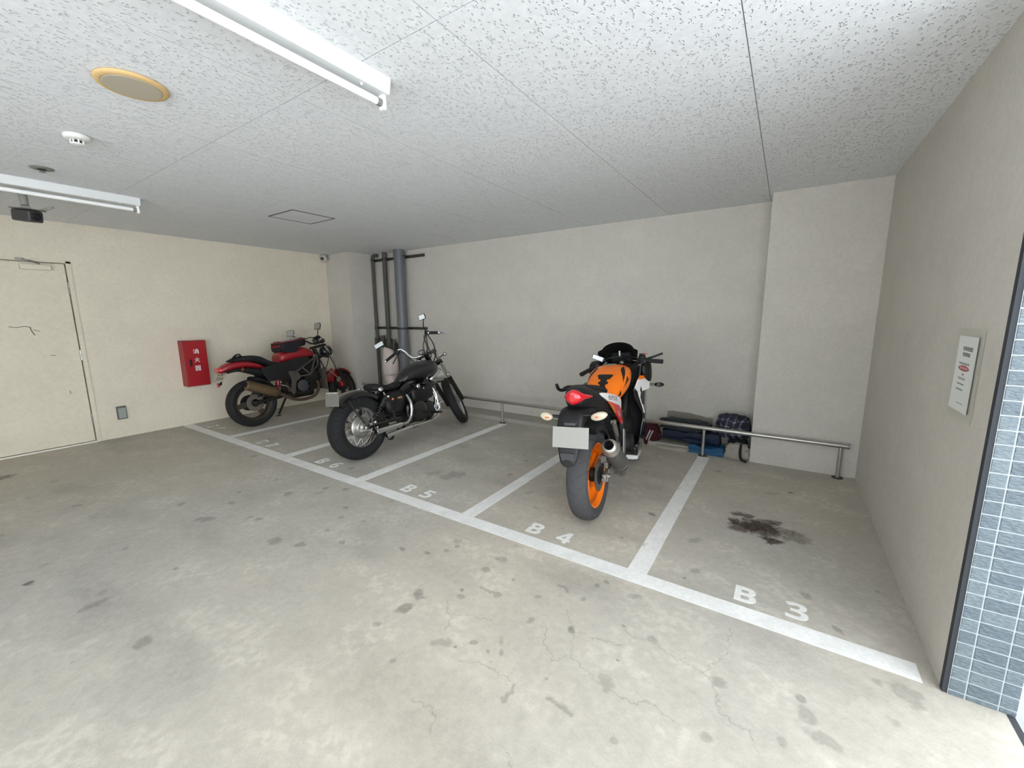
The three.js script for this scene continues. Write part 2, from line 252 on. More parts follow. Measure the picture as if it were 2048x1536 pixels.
const M = {};
{
  const c = concrete.clone(); c.repeat.set(1 / (FX1 - FX0), 1 / (FZ1 - FZ0)); c.offset.set(-FX0 / (FX1 - FX0), -FZ0 / (FZ1 - FZ0)); c.needsUpdate = true;
  M.floor = std({ map: c, roughness: 0.82, bumpMap: scaled(grain, 2.5, 2.5), bumpScale: 0.0012 });
  M.kerb = std({ color: 0xa8a59a, roughness: 0.85, bumpMap: scaled(grain, 2.5, 2.5), bumpScale: 0.001 });
  M.wall = std({ map: scaled(plaster, 0.8, 0.8), roughness: 0.92, bumpMap: scaled(plasterBump, 2.2, 2.2), bumpScale: 0.0012 });
  M.cream = std({ map: scaled(plasterCreamLit, 0.8, 0.8), color: 0xffffff, roughness: 0.9, bumpMap: scaled(plasterBump, 2.2, 2.2), bumpScale: 0.0012 });  // left wall: its stronger, warmer light is put into this colour
  M.ceil = std({ map: scaled(ceilMap, 1 / 0.91, 1 / 0.91), roughness: 0.95, bumpMap: scaled(ceilBump, 1 / 0.91, 1 / 0.91), bumpScale: 0.0085 });
  M.slab = std({ color: 0x86878a, roughness: 0.95 });
  M.asphalt = std({ color: 0x9b9fa5, roughness: 0.9 });
  M.door = std({ map: scaled(plasterCreamLit, 0.5, 0.5), color: 0xfcfcfa, roughness: 0.55 });
  M.gap = std({ color: 0x24221e, roughness: 0.9 });
  M.grout = std({ color: 0xb3babd, roughness: 0.9 });
  M.sealant = std({ color: 0x33363a, roughness: 0.8, bumpMap: scaled(grain, 6, 6), bumpScale: 0.0008 });
  M.whiteMetal = std({ color: 0xd9dbd9, roughness: 0.42 });
  M.steel = std({ color: 0xb9b7b0, roughness: 0.34, metalness: 0.9 });
  M.zinc = std({ color: 0x9a9a98, roughness: 0.5, metalness: 0.7 });
}
// ---------------------------------------------------------------- floor, walls, ceiling
const floor = struct('floor', box(LX - 0.15, JX, -0.15, 0, BZ - 0.15, FZ + 0.15), M.floor, 'stained grey concrete floor of the motorcycle parking');
struct('floor_outside', [box(JX + 0.001, 16, -0.15, -0.004, -14, 14), box(-12, JX, -0.15, -0.004, FZ + 0.151, 14)], M.asphalt, 'pale paving outside the car entrance');
struct('wall_opposite_added', box(9.5, 9.8, 0, 8, -12, 12), std({ color: 0xc3c6ca, roughness: 0.9 }), 'added unseen wall across the yard that bounces sunlight inside');  // added out of view to bounce sunlight onto the left wall
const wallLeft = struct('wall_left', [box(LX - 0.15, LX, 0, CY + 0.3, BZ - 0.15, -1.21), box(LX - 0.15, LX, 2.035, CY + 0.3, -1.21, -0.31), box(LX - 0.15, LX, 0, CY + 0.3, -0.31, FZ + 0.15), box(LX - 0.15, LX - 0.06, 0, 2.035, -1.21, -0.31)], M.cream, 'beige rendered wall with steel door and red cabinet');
struct('wall_back', box(LX, JX, 0, CY + 0.3, BZ - 0.15, BZ), M.wall, 'beige rendered wall behind the wheel stop rail');
struct('wall_right', box(RX, JX - 0.012, 0, CY + 0.3, BZ, EZ - 0.012), M.wall, 'beige rendered side wall carrying the taped notice');
struct('wall_front', [box(LX, -3.4, 0, CY + 0.3, FZ, FZ + 0.15), box(-3.4, JX, 2.35, CY + 0.3, FZ, FZ + 0.15)], M.wall, 'beige rendered wall behind the viewer');
struct('trim_added_2', box(LX - 0.15, JX, CY, CY + 0.3, FZ + 0.151, FZ + 2.2), M.slab, 'added canopy keeping sun out of the opening behind the viewer');  // unseen canopy, added to block a sun patch inside the opening
struct('wall_pillar', [box(-0.19, RX, 0, CY, BZ, -4.425)], M.wall, 'wide square pillar in the right back corner');
struct('wall_column', [box(LX, -5.98, 0, CY, BZ, -4.285)], M.wall, 'narrow corner column beside the drain pipes');
struct('trim_1', box(-5.98, -0.19, 0, 0.05, BZ, -4.445), M.kerb, 'low concrete kerb along the foot of the back wall');
// ceiling: boards with open joints under a dark slab
const ceiling = struct('ceiling', [box(LX, JX, CY + 0.004, CY + 0.3, BZ, FZ)], M.slab, 'ceiling of speckled mineral boards');
{
  const xs = [], zs = []; for (let k = -8; k <= 2; k++) xs.push(-0.216 + 0.91 * k); for (let k = -4; k <= 8; k++) zs.push(-2.145 + 0.91 * k);
  const gap = 0.0022;
  let n = 0;
  for (let i = 0; i + 1 < xs.length; i++) for (let j = 0; j + 1 < zs.length; j++) {
    const x0 = Math.max(LX, xs[i] + gap), x1 = Math.min(JX, xs[i + 1] - gap), z0 = Math.max(BZ, zs[j] + gap), z1 = Math.min(FZ, zs[j + 1] - gap);
    if (x1 - x0 < 0.02 || z1 - z0 < 0.02) continue;
    const g = box(x0, x1, CY, CY + 0.0039, z0, z1), u = g.attributes.uv, ox = hash(i, j) * 0.91, oz = hash(j, i + 40) * 0.91;
    for (let q = 0; q < u.count; q++) u.setXY(q, u.getX(q) + ox, u.getY(q) + oz);
    part(ceiling, numbered('ceiling_board'), g, M.ceil);
  }
}
// tiled end of the side wall
const jamb = struct('wall_jamb', box(RX + 0.014, JX - 0.003, 0, CY, EZ - 0.0115, EZ - 0.0022), M.grout, 'end of the side wall clad in blue grey tiles');
{
  const cols = [[0.619, 0.6603], [0.6645, 0.7437], [0.7480, 0.789]];
  const tones = [[104, 116, 121], [97, 109, 115], [111, 123, 127]].map((c, k) => std({ map: dataTex(128, 128, (i, j) => { const v = 1 + (fbm(i / 10 + k * 20, j / 3.5, 4) - 0.5) * 0.3; return c.map((q) => q * v); }), roughness: 0.5, bumpMap: dataTex(128, 128, (i, j) => { const v = 255 * fbm(i / 14 + k * 9, j / 5 + 7, 4); return [v, v, v]; }, false), bumpScale: 0.004 }));
  for (let r = -1; r < 49; r++) for (const [x0, x1] of cols) {
    const y0 = Math.max(0.001, 0.023 + r * 0.05), y1 = Math.min(CY - 0.001, 0.023 + r * 0.05 + 0.0455); if (y1 - y0 < 0.01) continue;
    const g = new RoundedBoxGeometry(x1 - x0, y1 - y0, 0.0075, 1, 0.0015); g.translate((x0 + x1) / 2, (y0 + y1) / 2, EZ - 0.00375);
    const p = g.attributes.position, u = g.attributes.uv, oy = hash(r, 5); for (let i = 0; i < p.count; i++) u.setXY(i, p.getX(i) * 9, p.getY(i) * 9 + oy);
    part(jamb, numbered('tile'), g, tones[Math.floor(hash(r + 3, x0 * 1000 | 0) * 3)]);
  }
  part(jamb, 'sealant_joint', box(RX - 0.0005, 0.6165, 0, CY, EZ - 0.03, EZ - 0.004), M.sealant, 'dark sealant joint beside the tiles');
}
part(floor, 'drain_slot', box(JX - 0.024, JX - 0.004, -0.002, 0.0012, EZ, FZ), M.sealant, 'dark joint across the car entrance');
// ---------------------------------------------------------------- painted bay markings (parts of the floor)
const font = await new FontLoader().loadAsync('fonts/droid/droid_sans_bold.typeface.json');
const paintMap = (wear, seed) => dataTex(512, 512, (i, j) => {
  const a = fbmP((i / 512 + seed) % 1, j / 512, 10, 5), b = fbmP(i / 512, (j / 512 + seed) % 1, 70, 2), v = 1 + (b - 0.5) * 0.06 + (a - 0.5) * 0.08, k = Math.max(0, Math.min(1, (a * 0.7 + b * 0.3 - (0.74 - wear)) * 9));
  return [(238 - 66 * k) * v, (238 - 70 * k) * v, (233 - 78 * k) * v];
});
const paintA = std({ map: paintMap(0.03, 0.13), roughness: 0.7 }), paintB = std({ map: paintMap(0.09, 0.4), roughness: 0.75 }), paintC = std({ map: paintMap(0.2, 0.7), roughness: 0.8 }), paintD = std({ map: paintMap(0.28, 0.55), roughness: 0.8 });
part(floor, 'painted_line', box(LX, RX - 0.05, -0.002, 0.0014, -2.118, -2.012), paintA, 'long white line in front of the bays');
for (const [x, z1] of [[-0.5795, -4.34], [-1.795, -4.34], [-3.01, -4.34], [-4.20, -4.3], [-5.478, -4.3]]) part(floor, 'painted_line', box(x - 0.053, x + 0.053, -0.002, 0.0014, z1, -2.117), paintA, 'white line between two bays');
const glyph = (ch, x, z, w, h, m) => {
  const g = new TextGeometry(ch, { font, size: 0.2, depth: 0.004, curveSegments: 8, bevelEnabled: false }); g.computeBoundingBox(); const b = g.boundingBox;
  g.translate(-(b.min.x + b.max.x) / 2, -(b.min.y + b.max.y) / 2, 0); g.scale(w / (b.max.x - b.min.x), h / (b.max.y - b.min.y), 1); g.rotateX(-Math.PI / 2); g.translate(x, -0.0024, z);
  const p = g.attributes.position, u = g.attributes.uv; for (let i = 0; i < p.count; i++) u.setXY(i, p.getX(i) * 1.3, p.getZ(i) * 1.3);
  part(floor, 'painted_letter', g, m, 'stencilled white ' + ch);
};
for (const [n, x, m] of [['3', -0.06, paintA], ['4', -1.29, paintA], ['5', -2.51, paintA], ['6', -3.74, paintB], ['7', -4.93, paintC], ['8', -6.24, paintD]]) { glyph('B', x, -2.222, 0.095, 0.13, m); glyph(n, x + 0.215, -2.222, 0.092, 0.13, m); }

// ---------------------------------------------------------------- steel door in the left wall
{
  const d = struct('door_1', rboxX(LX - 0.058, LX - 0.012, 0.018, 2.006, -1.178, -0.335), M.door, 'cream steel door in the left wall');
  part(d, 'door_frame', [box(LX - 0.06, LX + 0.012, 0, 2.035, -1.222, -1.186), box(LX - 0.06, LX + 0.012, 0, 2.035, -0.327, -0.29), box(LX - 0.06, LX + 0.012, 2.014, 2.05, -1.222, -0.29)], M.door);
  part(d, 'threshold', box(LX - 0.058, LX + 0.02, -0.001, 0.014, -1.186, -0.327), std({ color: 0xe9e6da, roughness: 0.35, metalness: 0.3 }), 'pale metal threshold');
  for (const [y, m] of [[1.75, M.zinc], [1.016, M.steel], [0.28, M.zinc]]) part(d, 'hinge', [rod([LX - 0.006, y - 0.06, -1.182], [LX - 0.006, y - 0.002, -1.182], 0.009), rod([LX - 0.006, y + 0.002, -1.182], [LX - 0.006, y + 0.06, -1.182], 0.009)], m);
  const c = part(d, 'door_closer', rbox(0.05, 0.055, 0.22, 0.008, LX + 0.014, 1.955, -0.96), M.door, 'cream door closer');
  part(c, 'closer_arm', [rod([LX + 0.03, 1.99, -0.99], [LX + 0.09, 2.012, -0.92], 0.008), rod([LX + 0.09, 2.012, -0.92], [LX + 0.014, 2.03, -0.86], 0.007), rbox(0.03, 0.02, 0.06, 0.003, LX + 0.02, 2.03, -0.86)], M.zinc);
  // scrapes in the paint
  const scr = std({ color: 0x6b6454, roughness: 0.9 });
  part(d, 'scratch', [tubeX([[1.345, -0.70], [1.335, -0.75], [1.345, -0.81], [1.335, -0.845]], 0.0035), tubeX([[1.34, -0.845], [1.30, -0.85], [1.25, -0.868]], 0.0045), tubeX([[1.31, -0.86], [1.29, -0.91]], 0.003), tubeX([[0.63, -1.045], [0.60, -1.05], [0.59, -1.04]], 0.003), tubeX([[1.03, -0.95], [1.025, -0.99]], 0.003)], scr, 'dark scrape marks in the paint');
}
function rboxX(x0, x1, y0, y1, z0, z1) { const g = new RoundedBoxGeometry(x1 - x0, y1 - y0, z1 - z0, 1, 0.004); g.translate((x0 + x1) / 2, (y0 + y1) / 2, (z0 + z1) / 2); const p = g.attributes.position, u = g.attributes.uv; for (let i = 0; i < p.count; i++) u.setXY(i, p.getZ(i), p.getY(i)); return g; }
function tubeX(yz, r) { const g = tube(yz.map(([y, z]) => [0, y, z]), r, 12, 5); g.scale(0.15, 1, 1); g.translate(LX - 0.0115, 0, 0); return g; }

// ---------------------------------------------------------------- red extinguisher cabinet
{
  const t = thing('extinguisher_cabinet', 'red metal fire extinguisher cabinet with white lettering on the left wall', 'cabinet');
  const red = std({ color: 0xa3101c, roughness: 0.42, bumpMap: scaled(grain, 4, 4), bumpScale: 0.0004 });
  const x1 = LX + 0.165, y0 = 0.53, y1 = 1.125, z0 = -2.335, z1 = -2.082;
  part(t, 'body', [box(LX, x1, y1 - 0.004, y1, z0, z1), box(LX, x1, y0, y0 + 0.004, z0, z1), box(LX, x1, y0, y1, z0, z0 + 0.004), box(LX, x1, y0, y1, z1 - 0.004, z1), box(LX, LX + 0.004, y0, y1, z0, z1)], red);
  const door = part(t, 'door', rboxX(x1 - 0.002, x1 + 0.012, y0 + 0.006, y1 - 0.006, z0 + 0.005, z1 - 0.005), red);
  part(door, 'handle', [rbox(0.012, 0.07, 0.012, 0.003, x1 + 0.014, 0.84, -2.135), rbox(0.006, 0.09, 0.03, 0.002, x1 + 0.012, 0.84, -2.138)], std({ color: 0x35080b, roughness: 0.5 }), 'dark recessed pull handle');
  // strokes of the three characters, in a unit square (x right, y up)
  const S = {
    a: [[[.10, .90], [.22, .80]], [[.04, .66], [.18, .57]], [[.06, .10], [.22, .36]], [[.62, .98], [.62, .70]], [[.40, .92], [.47, .76]], [[.86, .92], [.77, .76]], [[.38, .04], [.38, .68], [.88, .68], [.88, .06], [.78, .06]], [[.38, .48], [.88, .48]], [[.38, .28], [.88, .28]]],
    b: [[[.50, .96], [.50, .62], [.40, .32], [.10, .04]], [[.50, .60], [.62, .30], [.92, .04]], [[.20, .72], [.26, .46]], [[.84, .74], [.70, .50]]],
    c: [[[.10, .70], [.10, .96], [.42, .96], [.42, .70], [.10, .70]], [[.58, .70], [.58, .96], [.90, .96], [.90, .70], [.58, .70]], [[.04, .54], [.96, .54]], [[.50, .68], [.36, .46], [.06, .32]], [[.54, .54], [.70, .42], [.94, .32]], [[.10, .04], [.10, .30], [.42, .30], [.42, .04], [.10, .04]], [[.58, .04], [.58, .30], [.90, .30], [.90, .04], [.58, .04]]],
  };
  const white = std({ color: 0xf4eeee, roughness: 0.5 });
  [['a', 0.985], ['b', 0.875], ['c', 0.765]].forEach(([k, yc]) => {
    const gs = []; for (const st of S[k]) for (let i = 0; i + 1 < st.length; i++) { const A = [x1 + 0.0122, yc - 0.032 + st[i][1] * 0.066, -2.178 - st[i][0] * 0.066], B = [x1 + 0.0122, yc - 0.032 + st[i + 1][1] * 0.066, -2.178 - st[i + 1][0] * 0.066]; const g = rod(A, B, 0.0042, 0.0042, 6); g.translate(-x1 - 0.0122, 0, 0); g.scale(0.25, 1, 1); g.translate(x1 + 0.0122, 0, 0); gs.push(g); }
    part(door, 'lettering', gs, white, 'white painted character');
  });
}
// outlet cover
{
  const t = thing('outlet_cover', 'small grey metal outlet cover low on the left wall', 'outlet');
  part(t, 'housing', rboxX(LX, LX + 0.03, 0.222, 0.378, -1.478, -1.39), std({ color: 0x5f6360, roughness: 0.6 }));
  part(t, 'flap', rboxX(LX + 0.03, LX + 0.038, 0.232, 0.36, -1.472, -1.40), std({ color: 0x9aa09c, roughness: 0.45, metalness: 0.4 }));
}
// ---------------------------------------------------------------- ceiling fittings
function batten(x, zEnd, label) {
  const t = thing('fluorescent_batten', label, 'lamp', 'ceiling strip lamps');
  const s = new THREE.Shape([[-0.047, 0], [0.047, 0], [0.036, -0.058], [0.031, -0.062], [-0.031, -0.062], [-0.036, -0.058]].map(([a, b]) => new THREE.Vector2(a, b)));
  const L = 1.26, g = new THREE.ExtrudeGeometry(s, { depth: L, bevelEnabled: false }); g.translate(x, CY, zEnd);
  part(t, 'housing', g, M.whiteMetal);
  for (const z of [zEnd + 0.012, zEnd + L - 0.012]) part(t, 'lamp_holder', [rbox(0.034, 0.066, 0.02, 0.006, x, CY - 0.088, z)], std({ color: 0xf6f6f2, roughness: 0.4 }));
  const tb = part(t, 'tube', rod([x, CY - 0.094, zEnd + 0.045], [x, CY - 0.094, zEnd + L - 0.045], 0.0155, 0.0155, 20), std({ color: 0xf3f3f0, roughness: 0.25 }), 'unlit white tube');
  for (const z of [zEnd + 0.035, zEnd + L - 0.035]) part(tb, 'end_cap', rod([x, CY - 0.094, z - 0.012], [x, CY - 0.094, z + 0.012], 0.0163, 0.0163, 20), M.zinc);
  for (const z of [zEnd + 0.13, zEnd + L - 0.13]) part(t, 'screw', ball(x + 0.012, CY - 0.063, z, 0.007), M.whiteMetal);
}
batten(-1.592, -1.385, 'unlit white strip lamp at the top of the picture');
batten(-4.83, -1.385, 'unlit white strip lamp near the hanging camera');
{
  const tan = std({ color: 0xd6b47c, roughness: 0.7 }), grey = std({ color: 0xb5ad98, roughness: 0.8 });
  const t = thing('round_ceiling_cover', 'round tan-edged cover disc on the ceiling', 'cover');
  part(t, 'rim', spin([[0, 0], [0.128, 0], [0.13, -0.004], [0.124, -0.013], [0.108, -0.016], [0.104, -0.013], [0, -0.013]], [-2.53, CY, -0.765], [0, 1, 0], 56), tan, 'tan wooden rim');
  part(t, 'disc', spin([[0, -0.012], [0.104, -0.012], [0.104, -0.0155], [0.1, -0.017], [0, -0.017]], [-2.53, CY, -0.765], [0, 1, 0], 56), grey, 'grey beige plate');
  const s = thing('smoke_detector', 'small white round smoke detector on the ceiling', 'detector'), wht = std({ color: 0xdfe0d8, roughness: 0.5 });
  part(s, 'base', spin([[0, 0], [0.056, 0], [0.058, -0.006], [0.056, -0.02], [0.046, -0.03], [0, -0.03]], [-3.46, CY, -0.757], [0, 1, 0], 40), wht);
  const cage = part(s, 'cage', spin([[0, -0.044], [0.026, -0.044], [0.03, -0.048], [0.028, -0.054], [0, -0.056]], [-3.46, CY, -0.757], [0, 1, 0], 32), wht);
  part(cage, 'cage_bar', Array.from({ length: 8 }, (_, k) => rod([-3.46 + 0.028 * Math.cos(k * 0.785), CY - 0.028, -0.757 + 0.028 * Math.sin(k * 0.785)], [-3.46 + 0.028 * Math.cos(k * 0.785), CY - 0.05, -0.757 + 0.028 * Math.sin(k * 0.785)], 0.004)), wht);
  part(s, 'sensor', spin([[0, -0.028], [0.02, -0.028], [0.02, -0.045], [0, -0.045]], [-3.46, CY, -0.757], [0, 1, 0], 24), std({ color: 0x2d2d2b, roughness: 0.7 }));
  const p = thing('sprinkler_plate', 'flat round sprinkler plate with a dark centre on the ceiling', 'sprinkler');
  part(p, 'plate', spin([[0.022, 0.0005], [0.06, 0.0005], [0.062, -0.003], [0.056, -0.008], [0.034, -0.012], [0.024, -0.006]], [-4.385, CY, -0.757], [0, 1, 0], 40), std({ color: 0x8b8d86, roughness: 0.5, metalness: 0.4 }));
  part(p, 'nozzle', [spin([[0, 0], [0.022, 0], [0.02, -0.012], [0.01, -0.018], [0, -0.018]], [-4.385, CY, -0.757], [0, 1, 0], 24)], std({ color: 0x2c2c2a, roughness: 0.6 }));
  part(p, 'deflector', [spin([[0, -0.026], [0.017, -0.026], [0.017, -0.0285], [0, -0.0285]], [-4.385, CY, -0.757], [0, 1, 0], 20), rod([-4.385, CY - 0.016, -0.757], [-4.385, CY - 0.027, -0.757], 0.004)], M.zinc);
  // access hatch
  const h = thing('ceiling_hatch', 'square ceiling access hatch with dark metal frame', 'hatch'), fr = std({ color: 0x4d4b4c, roughness: 0.5, metalness: 0.5 });
  const X0 = -4.54, X1 = -4.105, Z0 = -2.79, Z1 = -2.355, w = 0.014;
  part(h, 'frame', [box(X0 - w, X0, CY - 0.003, CY + 0.003, Z0 - w, Z1 + w), box(X1, X1 + w, CY - 0.003, CY + 0.003, Z0 - w, Z1 + w), box(X0, X1, CY - 0.003, CY + 0.003, Z0 - w, Z0), box(X0, X1, CY - 0.003, CY + 0.003, Z1, Z1 + w)], fr);
  part(h, 'panel', box(X0 + 0.002, X1 - 0.002, CY - 0.002, CY + 0.003, Z0 + 0.002, Z1 - 0.002), M.ceil);
}
// security cameras
{
  const t = thing('security_camera', 'dark box camera hanging from the ceiling beside the strip lamp', 'camera');
  const lite = std({ color: 0x9b9c93, roughness: 0.55 }), dk = std({ color: 0x3a3b39, roughness: 0.5 });
  part(t, 'ceiling_mount', spin([[0, 0], [0.052, 0], [0.05, -0.012], [0.02, -0.03], [0, -0.03]], [-5.27, CY, -0.772], [0, 1, 0], 28), dk);
  part(t, 'arm', [rod([-5.27, CY - 0.02, -0.772], [-5.25, 2.33, -0.772], 0.028, 0.024), rbox(0.05, 0.04, 0.05, 0.008, -5.235, 2.305, -0.77)], lite);
  const b = part(t, 'housing', (() => { const g = rbox(0.2, 0.088, 0.095, 0.014); g.rotateZ(-0.12); g.rotateY(0.35); g.translate(-5.19, 2.24, -0.765); return g; })(), dk, 'dark camera housing');
  part(b, 'lens', (() => { const g = spin([[0, 0], [0.026, 0], [0.03, 0.012], [0.026, 0.016], [0.018, 0.01], [0, 0.01]], [0.1, 0, 0], [1, 0, 0], 24); g.rotateZ(-0.12); g.rotateY(0.35); g.translate(-5.19, 2.24, -0.765); return g; })(), std({ color: 0x121315, roughness: 0.15 }));
  part(b, 'sun_shield', (() => { const g = rbox(0.23, 0.008, 0.106, 0.003, 0.014, 0.05, 0); g.rotateZ(-0.12); g.rotateY(0.35); g.translate(-5.19, 2.24, -0.765); return g; })(), std({ color: 0x575853, roughness: 0.5 }));
  part(t, 'sensor_arm', rod([-5.19, 2.285, -0.82], [-5.08, 2.315, -0.90], 0.009), lite);
  const d = thing('wall_camera', 'small white round camera high in the left back corner', 'camera');
  part(d, 'bracket', [spin([[0, 0], [0.04, 0], [0.038, 0.014], [0, 0.014]], [LX, 2.4, -4.22], [1, 0, 0], 24), rod([LX + 0.01, 2.4, -4.22], [LX + 0.05, 2.395, -4.215], 0.014)], std({ color: 0xbdbbb0, roughness: 0.5 }));
  const cb = part(d, 'housing', ball(LX + 0.085, 2.385, -4.2, 0.062), std({ color: 0xc9c7bd, roughness: 0.4 }));
  part(cb, 'lens', [spin([[0, 0], [0.026, 0], [0.026, 0.012], [0, 0.016]], [LX + 0.115, 2.372, -4.158], [0.55, -0.2, 0.8], 20)], std({ color: 0x3a3a38, roughness: 0.2 }));
}
// ---------------------------------------------------------------- drain pipes in the corner
const pipeGrey = std({ color: 0x6a6c70, roughness: 0.38 }), pipeDark = std({ color: 0x4c4b47, roughness: 0.6 }), rusty = std({ color: 0x55524a, roughness: 0.6, metalness: 0.4 });
single('drain_pipe', [rod([-5.165, 0.05, -4.615], [-5.165, CY, -4.615], 0.083, 0.083, 32), rod([-5.165, 2.33, -4.615], [-5.165, 2.42, -4.615], 0.09, 0.09, 32)], pipeGrey, 'thick grey vertical drain pipe in the back corner', 'pipe');
{
  const a = thing('water_pipe', 'thin dark vertical pipe next to the corner column', 'pipe');
  part(a, 'pipe', rod([-5.87, 0.05, -4.67], [-5.87, CY - 0.07, -4.67], 0.028, 0.028, 18), pipeDark);
  part(a, 'elbow', tube([[-5.87, CY - 0.09, -4.67], [-5.868, CY - 0.05, -4.672], [-5.84, CY - 0.028, -4.68], [-5.78, CY - 0.026, -4.7]], 0.031), pipeDark);
  part(a, 'valve', [rod([-5.87, 0.88, -4.67], [-5.87, 1.06, -4.67], 0.045, 0.045, 18), rbox(0.16, 0.12, 0.09, 0.02, -5.79, 0.98, -4.66), rod([-5.72, 0.9, -4.66], [-5.72, 1.1, -4.66], 0.04), spin([[0, 0], [0.05, 0], [0.05, 0.014], [0, 0.014]], [-5.79, 0.98, -4.6], [0, 0, 1], 18)], rusty, 'dark stop valve');
  const b = thing('riser_pipe', 'medium dark vertical pipe between the thin pipe and the drain pipe', 'pipe');
  part(b, 'pipe', rod([-5.565, 0.05, -4.66], [-5.565, CY, -4.66], 0.038, 0.038, 22), pipeDark);
  part(b, 'valve', [rod([-5.565, 0.84, -4.66], [-5.565, 1.05, -4.66], 0.055, 0.055, 22), rbox(0.14, 0.1, 0.1, 0.02, -5.47, 0.93, -4.66), rod([-5.43, 0.84, -4.65], [-5.43, 1.04, -4.65], 0.03)], rusty, 'dark stop valve');
  for (const [y, lab] of [[2.345, 'upper steel channel clamping the pipes under the ceiling'], [1.225, 'lower steel channel clamping the pipes at handlebar height']]) {
    const c = thing('pipe_bracket', lab, 'bracket');
    part(c, 'channel', [box(-5.93, -4.74, y - 0.02, y + 0.02, -4.75, -4.735), box(-5.93, -4.74, y + 0.017, y + 0.02, -4.735, -4.715), box(-5.93, -4.74, y - 0.02, y - 0.017, -4.735, -4.715)], rusty);
    for (const [x, z, r] of [[-5.87, -4.67, 0.0285], [-5.565, -4.66, 0.0385], [-5.165, -4.615, 0.0835]]) part(c, 'pipe_clamp', [spin([[r, -0.014], [r + 0.005, -0.014], [r + 0.005, 0.014], [r, 0.014], [r, -0.014]], [x, y, z], [0, 1, 0], 28), rod([x + r + 0.006, y, -4.72], [x + r + 0.006, y, z + 0.02], 0.008)], std({ color: 0x3a3936, roughness: 0.5, metalness: 0.5 }));
  }
  const w = thing('insulation_wrap', 'pinkish white wrapped valve cover behind the cruiser', 'cover');
  const wm = std({ color: 0xeadad2, roughness: 0.85, bumpMap: scaled(grain, 3, 3), bumpScale: 0.003 });
  const hx = (sec) => { const g = hull(sec, 24, 5); g.rotateZ(Math.PI / 2); return g; }; // built along x, stood upright
  const wr = hx([[0.46, -0.07, 0.08, 0.08, 2.4], [0.5, -0.105, 0.11, 0.11, 2.6], [0.64, -0.12, 0.115, 0.125, 2.6], [0.75, -0.115, 0.115, 0.11, 2.6], [0.84, -0.05, 0.118, 0.09, 2.4], [0.9, 0.02, 0.118, 0.06, 2.4], [0.925, 0.09, 0.116, 0.03, 2.2]]); wr.translate(-5.36, 0, -4.5);
  const wl = hx([[0.29, -0.07, -0.01, 0.05, 2.2], [0.33, -0.09, 0.06, 0.08, 2.4], [0.40, -0.085, 0.1, 0.1, 2.6], [0.47, -0.08, 0.095, 0.09, 2.4]]); wl.translate(-5.36, 0, -4.5);
  part(w, 'upper_wrap', wr, wm); part(w, 'lower_fold', wl, wm);
}
// ---------------------------------------------------------------- wheel stop rail
{
  const t = thing('wheel_stop_rail', 'long low steel pipe rail along the back of the bays', 'rail');
  const y = 0.288, z = -4.372, r = 0.021;
  part(t, 'rail', [rod([-5.95, y, z], [0.525, y, z], r, r, 20)], M.steel, 'brushed steel pipe');
  part(t, 'end_cap', [rod([0.522, y, z], [0.534, y, z], r + 0.003, r + 0.003, 20)], M.zinc);
  for (const x of [0.478, -0.598, -1.80, -3.055, -4.25, -5.5]) { const p = part(t, 'post', rod([x, 0, z], [x, y - 0.01, z], 0.0155, 0.0155, 18), M.steel); part(p, 'base_plate', spin([[0, 0], [0.042, 0], [0.042, 0.005], [0.02, 0.007], [0, 0.007]], [x, 0, z], [0, 1, 0], 24), std({ color: 0x5d5245, roughness: 0.8, metalness: 0.3 })); }
}
// ---------------------------------------------------------------- notice on the right wall
{
  const t = thing('wall_notice', 'white paper notice taped in clear film on the right wall', 'notice');
  const z0 = -2.433, z1 = -2.212, y0 = 1.02, y1 = 1.315;
  const tex = canvasTex(512, 700, (c, w, h) => {
    c.fillStyle = '#e9ece6'; c.fillRect(0, 0, w, h);
    const blot = (x, y, ww, hh, col, n) => { c.fillStyle = col; let q = 7; for (let k = 0; k < n; k++) { q = (q * 16807) % 2147483647; const a = q / 2147483647; c.fillRect(x + ww * k / n, y + hh * 0.1 * a, ww / n * 0.78, hh * (0.75 + 0.25 * a)); c.clearRect; } };
    blot(140, 95, 250, 42, '#4a4d50', 13); blot(150, 150, 190, 40, '#3d4043', 10);
    blot(95, 245, 270, 24, '#8b8f8c', 18);
    c.fillStyle = '#b0454f'; c.beginPath(); c.ellipse(230, 300, 140, 26, 0, 0, 7); c.fill(); blot(130, 288, 200, 22, '#d7a9aa', 11);
    blot(205, 345, 60, 24, '#a76a72', 3); blot(120, 385, 190, 24, '#9a9b92', 12);
    blot(120, 440, 180, 16, '#5c605f', 14); blot(115, 492, 175, 16, '#5c605f', 14); blot(190, 620, 170, 12, '#9a9d9a', 12);
  });
  const sheet = new THREE.PlaneGeometry(z1 - z0, y1 - y0, 8, 10), p = sheet.attributes.position;
  for (let i = 0; i < p.count; i++) { const x = p.getX(i) / (z1 - z0), y = p.getY(i) / (y1 - y0); p.setZ(i, 0.0016 + (x > 0 ? x * x * 0.016 : 0) + (y < 0 ? y * y * 0.004 : 0)); }
  sheet.computeVertexNormals(); sheet.rotateY(-Math.PI / 2); sheet.translate(RX - 0.001, (y0 + y1) / 2, (z0 + z1) / 2);
  part(t, 'sheet', sheet, std({ map: tex, roughness: 0.5 }));
  const film = new THREE.PlaneGeometry(z1 - z0 + 0.07, y1 - y0 + 0.06, 1, 1); film.rotateY(-Math.PI / 2); film.translate(RX - 0.0012, (y0 + y1) / 2, (z0 + z1) / 2);
  part(t, 'film', film, std({ color: 0xc3c0b3, roughness: 0.45 }), 'glossy clear film round the sheet');
}
